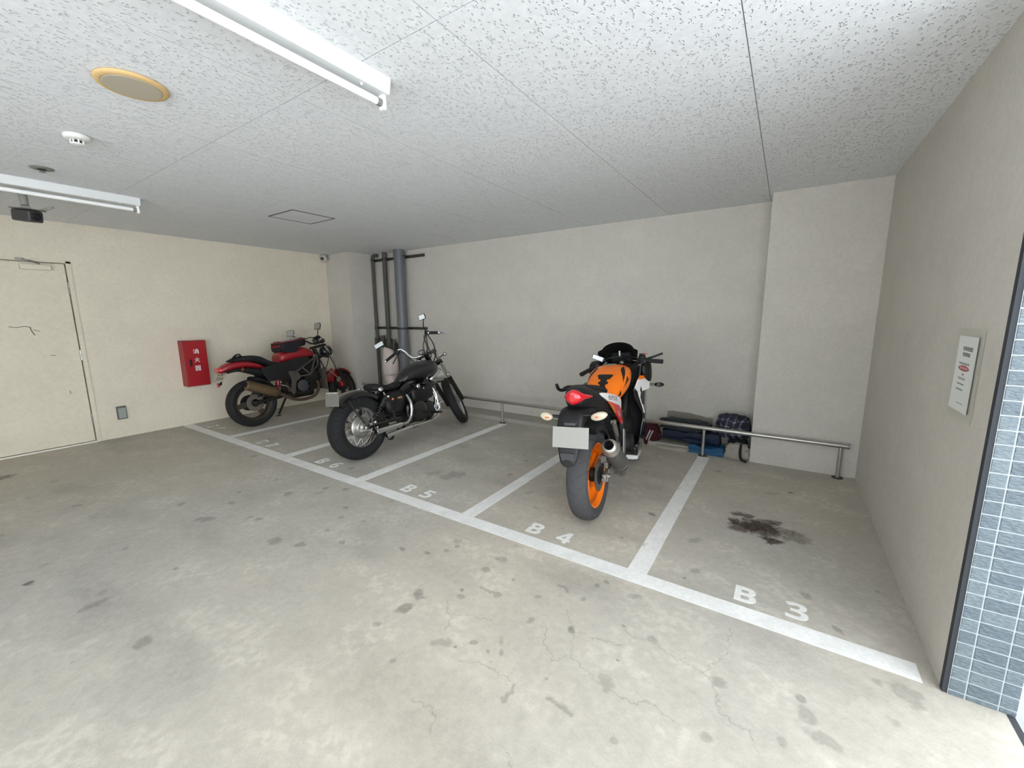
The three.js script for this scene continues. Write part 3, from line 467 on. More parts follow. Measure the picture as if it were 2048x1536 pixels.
// ---------------------------------------------------------------- things left behind the rail
{
  const cloth = (c, r = 0.9) => std({ color: c, roughness: r, bumpMap: scaled(grain, 5, 5), bumpScale: 0.003 });
  const put = (g, x, y, z, ry = 0) => { g.rotateY(ry); g.translate(x, y, z); return g; };
  const mj = single('crumpled_jacket', put(lump(0.24, 0.24, 0.24, 3, 0.34, 5), -1.18, 0.0, -4.55, 0.3), cloth(0x45121b), 'crumpled maroon jacket with white stripes on the floor by the rail', 'jacket');
  for (const k of [0, 1]) part(mj, 'stripe', put(tube([[0, 0.05, 0.118], [0.02, 0.11, 0.125], [0.04, 0.155, 0.11]], 0.007), -1.205 + k * 0.028, 0.015, -4.535, 0.25), cloth(0xdcd8d4), 'white stripe');
  const sheetFold = (w, h, d, seed, c, name, label, x, y, z, ry, cat, rough = 0.5) => { const g = new THREE.BoxGeometry(w, h, d, 40, 8, 16), p = g.attributes.position; for (let i = 0; i < p.count; i++) { const a = p.getX(i), b = p.getY(i), e = p.getZ(i), q = (b / h + 0.5); p.setXYZ(i, a + (fbm3(a * 6 + seed, b * 9, e * 6) - 0.5) * 0.07, q * h * (0.55 + 0.8 * fbm3(a * 9, e * 12 + seed, 3)), e + (fbm3(a * 5, b * 40 + seed, e * 4) - 0.5) * 0.08); } g.computeVertexNormals(); return single(name, put(g, x, y, z, ry), std({ color: c, roughness: rough, bumpMap: scaled(grain, 2, 2), bumpScale: 0.003 }), label, cat); };
  sheetFold(0.3, 0.03, 0.1, 9, 0xb9b3a4, 'plastic_sheet', 'thin pale plastic sheet lying left of the blue tarpaulin', -0.90, 0.0, -4.445, -0.05, 'sheet');
  sheetFold(0.3, 0.085, 0.12, 5, 0x23587f, 'folded_tarpaulin', 'bright blue folded tarpaulin at the foot of the rail post', -0.575, 0.0, -4.475, -0.04, 'tarpaulin', 0.45);
  sheetFold(0.56, 0.10, 0.14, 7, 0x0f1c38, 'tarpaulin_roll', 'dark navy rolled tarpaulin behind and above the blue one', -0.74, 0.095, -4.53, -0.04, 'tarpaulin', 0.5);
  single('cover_bundle', put(lump(0.5, 0.115, 0.18, 12, 0.4, 7), -0.82, 0.2, -4.55, 0.05), cloth(0x2a3034, 0.6), 'dark grey crumpled vehicle cover on the navy tarpaulin', 'cover');
  single('cardboard_sheet', (() => { const g = new THREE.BoxGeometry(0.46, 0.3, 0.012, 20, 6, 1), p = g.attributes.position; for (let i = 0; i < p.count; i++) { const k = p.getY(i) > 0 ? 1 : 0; p.setY(i, p.getY(i) - k * (0.03 * Math.max(0, p.getX(i) / 0.23) + (fbm(p.getX(i) * 9, 2) - 0.3) * 0.03)); } g.rotateX(-0.12); g.computeVertexNormals(); return put(g, -0.80, 0.202, -4.712, 0); })(), cloth(0x8f897d), 'grey flattened carton leaning on the back wall behind the rail', 'carton');
  const plaid = dataTex(256, 256, (i, j) => { const wi = i + 30 * fbmP(i / 256, j / 256, 5, 2) | 0, wj = j + 40 * fbmP(j / 256, i / 256, 5, 2) | 0, a = ((wi >> 4) % 4 === 0 ? 1 : 0) + ((wj >> 4) % 4 === 0 ? 1 : 0), n = (fbmP(i / 256, j / 256, 16, 3) - 0.5) * 90; return a === 2 ? [150 + n, 152 + n, 160 + n] : a ? [70 + n * 1.4, 74 + n * 1.4, 90 + n * 1.4] : [22 + n * 0.3, 24 + n * 0.3, 42 + n * 0.3]; });
  const bagG = lump(0.30, 0.24, 0.24, 31, 0.26, 6); { const p = bagG.attributes.position, u = bagG.attributes.uv; for (let i = 0; i < p.count; i++) u.setXY(i, p.getX(i) * 4 + p.getZ(i) * 2, p.getY(i) * 4); }
  single('chequered_bag', put(bagG, -0.36, 0.19, -4.565, 0.1), std({ map: plaid, roughness: 0.6, bumpMap: scaled(grain, 2, 2), bumpScale: 0.003 }), 'navy and white chequered cloth bag against the pillar', 'bag');
  single('dark_bag', put(lump(0.16, 0.15, 0.13, 44, 0.25, 6), -0.31, 0.045, -4.59, 0), cloth(0x1d2128, 0.7), 'small black bag squeezed below the chequered bag', 'bag');
  const pb = single('plastic_bag', put(lump(0.19, 0.17, 0.1, 52, 0.4, 8), -0.30, 0, -4.44, 0), std({ color: 0xa9a597, roughness: 0.45, bumpMap: scaled(grain, 3, 3), bumpScale: 0.006 }), 'crumpled off-white plastic bag with a black strap by the pillar', 'bag');
  part(pb, 'strap', tube([[-0.27, 0.16, -4.42], [-0.27, 0.09, -4.37], [-0.255, 0.03, -4.36], [-0.21, 0.014, -4.355]], 0.012), std({ color: 0x16161a, roughness: 0.8 }), 'black webbing strap');
}
// ---------------------------------------------------------------- motorcycles
// local axes of a motorcycle: x forward, y up, z to its right; the rear tyre stands at the origin
const B = {
  rubber: std({ color: 0x121213, roughness: 0.75 }), rubberWorn: std({ color: 0x3a3a3b, roughness: 0.8 }),
  black: phy({ color: 0x0b0b0d, roughness: 0.35, clearcoat: 0.6, clearcoatRoughness: 0.15 }),
  gloss: phy({ color: 0x08080a, roughness: 0.25, clearcoat: 1, clearcoatRoughness: 0.06 }),
  satin: std({ color: 0x0e0e10, roughness: 0.5 }), matte: std({ color: 0x101011, roughness: 0.85 }), grey: std({ color: 0x3b3c3e, roughness: 0.55 }),
  chrome: std({ color: 0xd8d8da, roughness: 0.12, metalness: 1 }), alloy: std({ color: 0xa8a59e, roughness: 0.42, metalness: 0.85 }), dullAlloy: std({ color: 0x8d887f, roughness: 0.55, metalness: 0.7 }),
  steel: std({ color: 0x8b8985, roughness: 0.35, metalness: 0.95 }), darkMetal: std({ color: 0x2a2928, roughness: 0.5, metalness: 0.5 }),
  mirror: std({ color: 0xf2f4f4, roughness: 0.03, metalness: 1 }),
  orange: phy({ color: 0xff7d00, roughness: 0.45, clearcoat: 0.25, clearcoatRoughness: 0.2 }), white: phy({ color: 0xf1efec, roughness: 0.35, clearcoat: 0.6 }),
  red: phy({ color: 0x8f0a19, roughness: 0.45, clearcoat: 0.4, clearcoatRoughness: 0.2 }), redPaint: phy({ color: 0xd8131c, roughness: 0.35, clearcoat: 0.6 }),
  tail: phy({ color: 0xc40a1c, roughness: 0.12, clearcoat: 1 }), amber: phy({ color: 0xc9621c, roughness: 0.15, clearcoat: 1 }), clear: phy({ color: 0xc9bba3, roughness: 0.12, clearcoat: 1 }),
  plate: std({ color: 0x98978f, roughness: 0.5 }), seat: std({ color: 0x131314, roughness: 0.8, bumpMap: scaled(grain, 3, 3), bumpScale: 0.001 }),
};
function motorcycle(name, label, x, z, yawDeg, leanDeg) {
  const t = thing(name, label, 'motorcycle'), k = Math.PI / 180;
  t.rotation.order = 'YXZ'; t.rotation.y = Math.PI / 2 - yawDeg * k; t.rotation.x = -leanDeg * k; t.position.set(x, 0, z); return t;
}
// steering: everything in gs is turned about the inclined steering axis through (hx, hy)
function steerer(hx, hy, rakeDeg, turnDeg) {
  const k = Math.PI / 180, a = V(-Math.sin(rakeDeg * k), Math.cos(rakeDeg * k), 0);
  const m = new THREE.Matrix4().makeTranslation(hx, hy, 0).multiply(new THREE.Matrix4().makeRotationAxis(a, turnDeg * k)).multiply(new THREE.Matrix4().makeTranslation(-hx, -hy, 0));
  return (g) => { const h = [].concat(g).map((q) => { const c = clean(q); c.applyMatrix4(m); return c; }); return h; };
}
const same = (g) => g;
function tyreGeo(cx, cy, r, w, rim) {
  const h = w / 2, p = [];
  p.push([rim, -h * 0.72], [rim + 0.008, -h * 0.84]);
  const n = 14, sh = (r - rim) * 0.52; // shoulder depth
  p.push([r - sh, -h]);
  for (let i = 0; i <= n; i++) { const a = Math.PI * i / n, zz = -Math.cos(a) * h; p.push([r - sh + sh * Math.sin(a) ** 0.75, zz * 1.0]); }
  p.push([r - sh, h], [rim + 0.008, h * 0.84], [rim, h * 0.72], [rim, -h * 0.72]);
  return spin(p, [cx, cy, 0], [0, 0, 1], 72);
}
const treadBump = (f) => dataTex(512, 128, f, false);
function castRim(cx, cy, rim, w) { // flange, well and back of a cast rim
  const h = w * 0.36;
  return spin([[rim + 0.014, -h - 0.004], [rim + 0.014, -h + 0.004], [rim, -h + 0.008], [rim - 0.006, -h * 0.35], [rim - 0.006, h * 0.35], [rim, h - 0.008], [rim + 0.014, h - 0.004], [rim + 0.014, h + 0.004], [rim + 0.010, h + 0.008], [rim - 0.004, h + 0.006], [rim - 0.01, h], [rim - 0.012, h - 0.012], [rim - 0.022, h - 0.016], [rim - 0.024, h - 0.028], [rim - 0.012, h * 0.2], [rim - 0.012, -h * 0.2], [rim - 0.024, -h + 0.028], [rim - 0.022, -h + 0.016], [rim - 0.012, -h + 0.012], [rim - 0.01, -h], [rim - 0.004, -h - 0.006], [rim + 0.010, -h - 0.008], [rim + 0.014, -h - 0.004]], [cx, cy, 0], [0, 0, 1], 64);
}
function spokesCast(cx, cy, rim, n, w0, w1, th, off = 0, twist = 0) {
  const out = [];
  for (let k = 0; k < n; k++) { const a = off + k * Math.PI * 2 / n; const pts = [[0.03, -w0], [rim - 0.035, -w1 + twist], [rim - 0.035, w1 + twist], [0.03, w0]]; const g = plate(pts, -th, th, 0.004); g.rotateZ(a); g.translate(cx, cy, 0); out.push(g); }
  return out;
}
function disc(cx, cy, z, r, r0, th = 0.005) { return spin([[r0, -th / 2], [r, -th / 2], [r, th / 2], [r0, th / 2], [r0, -th / 2]], [cx, cy, z], [0, 0, 1], 48); }
const fenderProfile = (w, skirt, t) => [[-skirt, -w], [-skirt * 0.35, -w * 0.97], [-0.006, -w * 0.75], [0, -w * 0.4], [0.002, 0], [0, w * 0.4], [-0.006, w * 0.75], [-skirt * 0.35, w * 0.97], [-skirt, w], [-skirt, w - t], [-skirt * 0.35, w * 0.97 - t], [-0.006 - t, w * 0.72], [-t, w * 0.4], [-t + 0.002, 0], [-t, -w * 0.4], [-0.006 - t, -w * 0.72], [-skirt * 0.35, -w * 0.97 + t], [-skirt, -w + t]];
function spring(a, b, r, turns, wire) { const A = V(...a), Bv = V(...b), d = Bv.clone().sub(A), q = new THREE.Quaternion().setFromUnitVectors(V(0, 1, 0), d.clone().normalize()), pts = []; const n = turns * 10; for (let i = 0; i <= n; i++) { const p = V(r * Math.cos(i / 10 * 6.2832), d.length() * i / n, r * Math.sin(i / 10 * 6.2832)).applyQuaternion(q).add(A); pts.push([p.x, p.y, p.z]); } return tube(pts, wire, n * 2, 6); }
// number plate: blank face with folded edge, standing across the bike
function numberPlate(t, x, y, z, w, h, tilt, mat = B.plate) { const g = rbox(0.004, h, w, 0.0015); g.rotateZ(tilt); g.translate(x, y, z); return part(t, 'number_plate', g, mat, 'plain whitish number plate'); }
// teardrop indicator pointing along dir
function indicator(t, x, y, z, L, H, side, lens, body, inner) {
  const g = hull([[-0.028, -H * 0.25, H * 0.25, L * 0.20, 2], [-0.02, -H * 0.46, H * 0.46, L * 0.44, 2], [0, -H * 0.5, H * 0.5, L * 0.5, 2], [0.012, -H * 0.4, H * 0.4, L * 0.42, 2], [0.022, -H * 0.16, H * 0.16, L * 0.2, 2]], 20, 4); g.rotateX(-side * 0.25); g.translate(x, y, z);
  const p = part(t, 'indicator', g, lens, 'clear indicator lens');
  if (inner) part(p, 'bulb', ball(x - 0.018, y - 0.002, z - side * L * 0.08, 0.016, 0.7, 0.95, 1.7), inner, 'amber bulb');
  part(p, 'stalk', rod([x + 0.012, y, z], [x + 0.012, y - 0.004, z - side * (L * 0.5 + 0.07)], 0.009, 0.012), body);
}
// ======================================================= orange sport bike
{
  const t = motorcycle('motorcycle', 'orange and black sport motorcycle with orange wheels in bay B4', -1.045, -2.582, -6, 4);
  const S = steerer(1.13, 0.86, 25, 14);
  const sipes = treadBump((i, j) => { const u = i / 512 * 22, v = j / 128, s = Math.abs(v - 0.5) * 2; const c = ((u + (v < 0.5 ? 0 : 0.5) + s * 1.1) % 1 + 1) % 1; const k = (c < 0.1 && s > 0.08 && s < 0.55) ? 30 : 200; return [k, k, k]; });
  const tm = std({ color: 0x424243, roughness: 0.85, bumpMap: sipes, bumpScale: 0.004 });
  const tr = part(t, 'tire', tyreGeo(0, 0.312, 0.312, 0.142, 0.216), tm, 'wide worn rear tyre');
  part(tr, 'rim', castRim(0, 0.312, 0.218, 0.142), B.orange, 'orange rim');
  for (const g of spokesCast(0, 0.312, 0.222, 5, 0.024, 0.013, 0.012, 0.5)) part(tr, 'spoke', g, B.orange);
  part(tr, 'hub', spin([[0, -0.06], [0.04, -0.06], [0.05, -0.03], [0.05, 0.03], [0.04, 0.06], [0, 0.06]], [0, 0.312, 0], [0, 0, 1], 28), B.darkMetal);
  part(tr, 'brake_disc', disc(0, 0.312, 0.072, 0.11, 0.062), std({ color: 0x6d6a64, roughness: 0.6, metalness: 0.6 }), 'grey brake disc'); part(tr, 'disc_carrier', spin([[0, 0.06], [0.064, 0.06], [0.066, 0.074], [0.03, 0.082], [0, 0.082]], [0, 0.312, 0], [0, 0, 1], 30), B.matte);
  const tf = part(t, 'tire', S(tyreGeo(1.37, 0.298, 0.298, 0.112, 0.216)), B.rubber);
  part(tf, 'rim', S(castRim(1.37, 0.298, 0.218, 0.112)), B.orange, 'orange rim');
  for (const g of spokesCast(1.37, 0.298, 0.218, 5, 0.026, 0.02, 0.014, 0.2)) part(tf, 'spoke', S(g), B.orange);
  part(tf, 'brake_disc', S(disc(1.37, 0.298, -0.06, 0.14, 0.08)), B.steel);
  // swing arm with axle blocks, caliper
  const sw = part(t, 'swing_arm', [rod([0.53, 0.39, 0.10], [0.2, 0.345, 0.116], 0.03, 0.026), rod([0.2, 0.345, 0.116], [0.02, 0.315, 0.118], 0.026, 0.022), rod([0.53, 0.39, -0.10], [0.02, 0.315, -0.115], 0.03, 0.022), rod([0.42, 0.375, -0.1], [0.42, 0.375, 0.1], 0.035)], B.alloy);
  part(sw, 'arm_plate', plate([[-0.03, 0.286], [0.03, 0.345], [0.27, 0.385], [0.27, 0.325], [0.06, 0.285]], 0.122, 0.14, 0.005), B.alloy);
  part(sw, 'axle_block', [rbox(0.10, 0.052, 0.026, 0.006, -0.005, 0.312, 0.118), rod([0, 0.312, 0.126], [0, 0.312, 0.147], 0.019, 0.019, 6), rod([0, 0.312, 0.147], [0, 0.312, 0.152], 0.011), rod([-0.055, 0.312, 0.118], [-0.082, 0.312, 0.118], 0.008)], B.alloy, 'silver axle adjuster');
  part(sw, 'axle_block', rbox(0.10, 0.05, 0.026, 0.006, -0.005, 0.312, -0.118), B.alloy);
  const cal = part(t, 'brake_caliper', [rbox(0.075, 0.06, 0.05, 0.01, 0.085, 0.408, 0.09), rbox(0.045, 0.05, 0.03, 0.008, 0.06, 0.37, 0.108), rod([0.03, 0.43, 0.07], [0.13, 0.43, 0.07], 0.009), rod([0.09, 0.40, 0.116], [0.09, 0.40, 0.128], 0.014), rod([0.06, 0.425, 0.116], [0.06, 0.425, 0.126], 0.009)], B.dullAlloy, 'weathered silver caliper');
  part(cal, 'brake_hose', tube([[0.11, 0.43, 0.1], [0.2, 0.46, 0.125], [0.33, 0.42, 0.12], [0.45, 0.45, 0.1]], 0.005), B.satin);
  part(t, 'chain', [rod([0, 0.35, -0.095], [0.5, 0.42, -0.095], 0.01), rod([0, 0.275, -0.095], [0.5, 0.36, -0.095], 0.01), spin([[0.03, -0.004], [0.085, -0.004], [0.085, 0.004], [0.03, 0.004]], [0, 0.312, -0.095], [0, 0, 1], 36)], B.darkMetal);
  // exhaust
  const A = [-0.165, 0.575, 0.195], E = [0.215, 0.315, 0.182], dir = V(E[0] - A[0], E[1] - A[1], E[2] - A[2]), L = dir.length();
  const mf = part(t, 'muffler', spin([[0.046, 0.0], [0.05, 0.004], [0.057, 0.055], [0.057, L - 0.09], [0.052, L - 0.05], [0.04, L], [0.03, L + 0.03], [0.0, L + 0.03]], A, [dir.x, dir.y, dir.z], 40), std({ color: 0x6f6d69, roughness: 0.5, metalness: 0.75 }), 'grey cylindrical muffler');
  part(mf, 'end_cap', spin([[0.029, -0.012], [0.033, -0.014], [0.047, -0.004], [0.053, 0.016], [0.0575, 0.05], [0.056, 0.052], [0.029, 0.02], [0.029, -0.012]], A, [dir.x, dir.y, dir.z], 40), std({ color: 0xc2bdb4, roughness: 0.35, metalness: 0.85 }), 'pale brushed end cap');
  part(mf, 'tail_pipe', spin([[0.0285, -0.026], [0.031, -0.028], [0.031, 0.03], [0.0285, 0.03], [0.0285, -0.026]], A, [dir.x, dir.y, dir.z], 32), B.darkMetal);
  part(mf, 'baffle', spin([[0, 0.02], [0.029, 0.02], [0.029, 0.026], [0, 0.026]], A, [dir.x, dir.y, dir.z], 24), std({ color: 0x050505, roughness: 1 }), 'black bore of the exhaust');
  part(mf, 'clamp', [spin([[0.058, L - 0.115], [0.0605, L - 0.115], [0.0605, L - 0.098], [0.058, L - 0.098], [0.058, L - 0.115]], A, [dir.x, dir.y, dir.z], 36)], B.steel);
  part(t, 'exhaust_pipe', tube([[0.2, 0.33, 0.182], [0.30, 0.25, 0.17], [0.45, 0.215, 0.12], [0.75, 0.21, 0.06], [0.98, 0.26, 0.03], [1.02, 0.42, 0.02]], 0.024), B.dullAlloy);
  // foot peg hangers
  const hg = part(t, 'footrest_hanger', [plate([[0.125, 0.655], [0.165, 0.668], [0.235, 0.575], [0.285, 0.46], [0.26, 0.44], [0.225, 0.5], [0.15, 0.6]], 0.142, 0.158), rod([0.15, 0.655, 0.13], [0.15, 0.655, 0.165], 0.016)], B.alloy, 'silver footrest hanger');
  part(hg, 'heel_guard', plate([[0.40, 0.54], [0.44, 0.53], [0.45, 0.40], [0.40, 0.33], [0.37, 0.36], [0.385, 0.45]], 0.15, 0.162), B.alloy);
  part(hg, 'foot_peg', [rod([0.24, 0.49, 0.15], [0.235, 0.53, 0.17], 0.013)], B.satin);
  for (const z of [0.115, -0.14]) part(t, 'frame_plate', plate([[0.44, 0.68], [0.53, 0.66], [0.55, 0.42], [0.50, 0.30], [0.45, 0.32], [0.46, 0.5]], z, z + 0.025), B.grey, 'grey frame plate behind the engine');
  // engine, frame and airbox
  const en = part(t, 'engine', [rbox(0.42, 0.3, 0.26, 0.04, 0.72, 0.40, 0), rod([0.66, 0.36, 0.1], [0.66, 0.36, 0.165], 0.09, 0.082, 28), rbox(0.2, 0.3, 0.2, 0.03, 0.86, 0.6, 0)], B.darkMetal, 'dark grey engine block');
  part(en, 'clutch_cover', spin([[0, 0.165], [0.06, 0.165], [0.078, 0.155], [0.082, 0.14]], [0.66, 0.36, 0], [0, 0, 1], 30), B.grey);
  part(t, 'frame', [rod([0.5, 0.62, 0.12], [1.08, 0.84, 0.05], 0.03), rod([0.5, 0.62, -0.12], [1.08, 0.84, -0.05], 0.03), rod([0.5, 0.64, 0.11], [-0.05, 0.80, 0.09], 0.018), rod([0.5, 0.64, -0.11], [-0.05, 0.80, -0.09], 0.018), rod([0.5, 0.4, 0.12], [0.5, 0.66, 0.12], 0.03), rod([0.5, 0.4, -0.12], [0.5, 0.66, -0.12], 0.03)], B.satin);
  part(t, 'radiator', [rbox(0.05, 0.5, 0.36, 0.01, 1.03, 0.56, 0), rbox(0.05, 0.2, 0.42, 0.02, 1.02, 0.86, 0)], B.matte, 'black radiator and inner fairing');
  part(t, 'rear_shock', [rod([0.42, 0.36, 0], [0.40, 0.68, 0], 0.02), spring([0.418, 0.42, 0], [0.403, 0.64, 0], 0.035, 7, 0.006)], B.alloy);
  // tail
  const tailH = hull([[-0.285, 0.86, 0.925, 0.03, 2.4, 0.01, 0.5], [-0.25, 0.835, 0.965, 0.062, 2.5, 0.01], [-0.16, 0.80, 0.962, 0.088, 2.6, 0.01], [0.0, 0.765, 0.925, 0.112, 2.8, 0.006], [0.18, 0.72, 0.875, 0.128, 2.8], [0.36, 0.67, 0.815, 0.132, 2.8], [0.44, 0.66, 0.78, 0.12, 2.6]], 32, 5);
  const tail = part(t, 'tail_cowl', tailH, B.satin, 'black tail cowl');
  part(tail, 'grab_hook', [tube([[-0.10, 0.935, -0.085], [-0.145, 0.93, -0.115], [-0.17, 0.945, -0.128], [-0.19, 0.975, -0.13]], 0.011), tube([[-0.02, 0.935, -0.085], [-0.08, 0.942, -0.1], [-0.13, 0.935, -0.108]], 0.01)], B.satin);
  const lens = part(tail, 'tail_light', (() => { const h = hull([[-0.302, 0.885, 0.93, 0.016, 2.2, 0.012], [-0.296, 0.868, 0.948, 0.042, 1.7, 0.012], [-0.272, 0.858, 0.957, 0.062, 1.6, 0.012], [-0.235, 0.862, 0.948, 0.076, 1.5, 0.012], [-0.19, 0.868, 0.93, 0.087, 1.7, 0.012], [-0.165, 0.876, 0.915, 0.09, 1.8, 0.012]], 28, 4); return h; })(), B.tail, 'red faceted tail light');
  part(t, 'pillion_seat', hull([[-0.14, 0.94, 0.957, 0.05, 2.6], [-0.06, 0.915, 0.955, 0.085, 2.6], [0.08, 0.88, 0.932, 0.10, 2.6], [0.2, 0.845, 0.90, 0.10, 2.6], [0.25, 0.84, 0.87, 0.08, 2.6]], 24, 4), B.seat, 'black pillion pad');
  part(t, 'rider_seat', hull([[0.22, 0.78, 0.855, 0.09, 2.6], [0.32, 0.765, 0.825, 0.12, 2.6], [0.46, 0.755, 0.80, 0.12, 2.6], [0.6, 0.76, 0.815, 0.08, 2.6]], 24, 4), B.seat, 'black rider seat');
  // side panels with sponsor print
  const pr = canvasTex(1024, 1024, (c) => {
    const X = (x) => (x + 0.06) / 0.58 * 1024, Y = (y) => 1024 - (y - 0.54) / 0.40 * 1024;
    const poly = (col, p) => { c.fillStyle = col; c.beginPath(); p.forEach(([x, y], k) => k ? c.lineTo(X(x), Y(y)) : c.moveTo(X(x), Y(y))); c.fill(); };
    c.fillStyle = '#f07a08'; c.fillRect(0, 0, 1024, 1024);
    poly('#f4f1ee', [[-0.06, 0.93], [0.45, 0.82], [0.46, 0.67], [0.36, 0.735], [0.26, 0.765], [0.02, 0.835], [-0.06, 0.86]]);
    poly('#dd1420', [[0.06, 0.825], [0.26, 0.765], [0.36, 0.735], [0.46, 0.66], [0.50, 0.52], [0.40, 0.56], [0.26, 0.69], [0.20, 0.755]]);
    c.save(); c.translate(X(0.085), Y(0.828)); c.rotate(0.31); c.fillStyle = '#191919'; c.font = 'italic bold 112px sans-serif'; c.fillText('REPSOL', 0, 0); c.restore();
    c.save(); c.translate(X(0.31), Y(0.70)); c.rotate(0.85); c.fillStyle = '#f6dede'; [0, 26, 60, 92, 120, 150, 182].forEach((q, k) => { c.fillRect(q, -26 + (k % 2) * 8, 16, 52 - (k % 3) * 10); }); c.fillRect(0, 0, 180, 9); c.restore();
  });
  const panel = (z0, z1) => { const pts = smoothPts([[-0.045, 0.893], [0.1, 0.868], [0.25, 0.83], [0.38, 0.79], [0.425, 0.765], [0.42, 0.70], [0.43, 0.64], [0.455, 0.582], [0.42, 0.58], [0.33, 0.645], [0.2, 0.735], [0.05, 0.835]], 48); const g = plate(pts, z0, z1, 0.002), p = g.attributes.position, u = g.attributes.uv; for (let i = 0; i < p.count; i++) { const x = p.getX(i), y = p.getY(i); u.setXY(i, (x + 0.06) / 0.58, (y - 0.54) / 0.40); const bow = -0.05 * Math.max(0, 0.1 - x) * 2.2 - 0.18 * Math.max(0, y - 0.83); p.setZ(i, p.getZ(i) + Math.sign(z0) * bow); } g.computeVertexNormals(); return g; };
  const prm = phy({ map: pr, roughness: 0.35, clearcoat: 0.6 });
  part(t, 'side_panel', panel(0.131, 0.142), prm, 'white, red and orange printed side panel'); part(t, 'side_panel', panel(-0.142, -0.131), prm, 'white, red and orange printed side panel');
  // rear mudguard, number plate, indicators
  const mg = part(t, 'rear_mudguard', [hull([[-0.415, 0.50, 0.545, 0.035, 2.4], [-0.40, 0.51, 0.60, 0.055, 2.6], [-0.37, 0.60, 0.72, 0.075, 2.8], [-0.32, 0.70, 0.81, 0.085, 2.8], [-0.22, 0.775, 0.84, 0.09, 2.8], [-0.08, 0.76, 0.82, 0.095, 2.8]], 24, 4)], B.satin, 'black mudguard under the tail');
  part(mg, 'lower_flap', plate([[-0.045, 0.53], [0.045, 0.53], [0.03, 0.47], [0.0, 0.445], [-0.03, 0.47]], 0, 0.006, 0.002).rotateY(-Math.PI / 2).translate(-0.408, 0.055, 0), B.grey);
  numberPlate(t, -0.42, 0.69, 0.03, 0.226, 0.125, -0.22);
  part(t, 'plate_lamp', rbox(0.04, 0.02, 0.07, 0.006, -0.405, 0.772, 0.03), B.grey);
  indicator(t, -0.31, 0.79, -0.16, 0.085, 0.05, -1, B.clear, B.satin, B.amber); indicator(t, -0.31, 0.803, 0.18, 0.105, 0.052, 1, B.clear, B.satin, B.amber);
  part(t, 'inner_fender', [sweepArc(fenderProfile(0.085, 0.055, 0.005), 0, 0.312, 0.365, 0.25, 1.75), rbox(0.26, 0.2, 0.14, 0.03, 0.3, 0.62, 0)], B.matte, 'black inner mudguard above the wheel');
  // tank
  const tk = hull([[0.325, 0.745, 0.80, 0.07, 2.2, 0.012], [0.36, 0.735, 0.855, 0.112, 2.3, 0.012], [0.45, 0.74, 0.922, 0.142, 2.4, 0.01], [0.58, 0.765, 0.975, 0.165, 2.5, 0.008, 0.6], [0.70, 0.80, 1.0, 0.162, 2.6, 0.004, 0.62], [0.80, 0.83, 0.996, 0.138, 2.6, 0, 0.6], [0.88, 0.85, 0.96, 0.10, 2.4]], 40, 6);
  const tank = part(t, 'fuel_tank', tk, B.orange, 'orange fuel tank');
  const up = Math.PI / 2, decal = std({ color: 0x0f0f10, roughness: 0.6 });
  part(tank, 'tank_pad', [sticker(tk, 0.3, 2.45, (f) => up - 0.11 - (f > 0.88 ? 0.22 : 0.05 * f) - (Math.floor(f * 9) % 2 ? 0.10 * f + 0.04 : 0), (f) => up + 0.09 + (f > 0.88 ? 0.22 : 0.05 * f) + (Math.floor(f * 9) % 2 ? 0.10 * f + 0.04 : 0), 0.003, 72)], decal, 'black ribbed tank pad');
  for (const s of [1, -1]) { const c = (a) => (s > 0 ? a : Math.PI - a); part(tank, 'flash', [sticker(tk, 2.25, 3.9, (f) => c(0.42 + 0.55 * f), (f) => c(0.42 + 0.55 * f + 0.30 * Math.sin(Math.PI * f))), sticker(tk, 1.9, 2.9, (f) => c(0.1), (f) => c(0.1 + 0.35 * f * f)), sticker(tk, 1.1, 1.7, (f) => c(-0.02 - 0.1 * f), (f) => c(-0.02 + 0.22 * f))], decal, 'black flash on the tank side'); }
  part(tank, 'badge', sticker(tk, 0.75, 1.05, up + 0.32, up + 0.52, 0.002, 5, 5), B.white, 'small white sticker');
  part(tank, 'filler_cap', spin([[0, 0], [0.045, 0], [0.045, 0.007], [0.035, 0.012], [0, 0.012]], [0.74, 0.998, 0], [0.05, 1, 0], 28), B.alloy);
  // fairing: front cowl, side fairings, belly
  const cowl = part(t, 'front_cowl', [hull([[1.0, 0.80, 0.985, 0.235, 2.6, 0, 0.55], [1.1, 0.74, 1.0, 0.23, 2.5], [1.22, 0.72, 0.99, 0.20, 2.4], [1.34, 0.74, 0.93, 0.14, 2.2], [1.43, 0.79, 0.86, 0.06, 2]], 36, 5)], B.gloss, 'black front cowl');
  part(cowl, 'cowl_side', hull([[0.93, 0.90, 0.965, 0.012, 2.6, 0.225], [0.97, 0.85, 0.995, 0.035, 2.8, 0.232], [1.06, 0.80, 1.01, 0.045, 2.8, 0.225], [1.18, 0.8, 0.98, 0.03, 2.6, 0.18]], 24, 4), B.satin); part(cowl, 'cowl_side', hull([[0.93, 0.90, 0.965, 0.012, 2.6, -0.225], [0.97, 0.85, 0.995, 0.035, 2.8, -0.232], [1.06, 0.80, 1.01, 0.045, 2.8, -0.225], [1.18, 0.8, 0.98, 0.03, 2.6, -0.18]], 24, 4), B.satin);
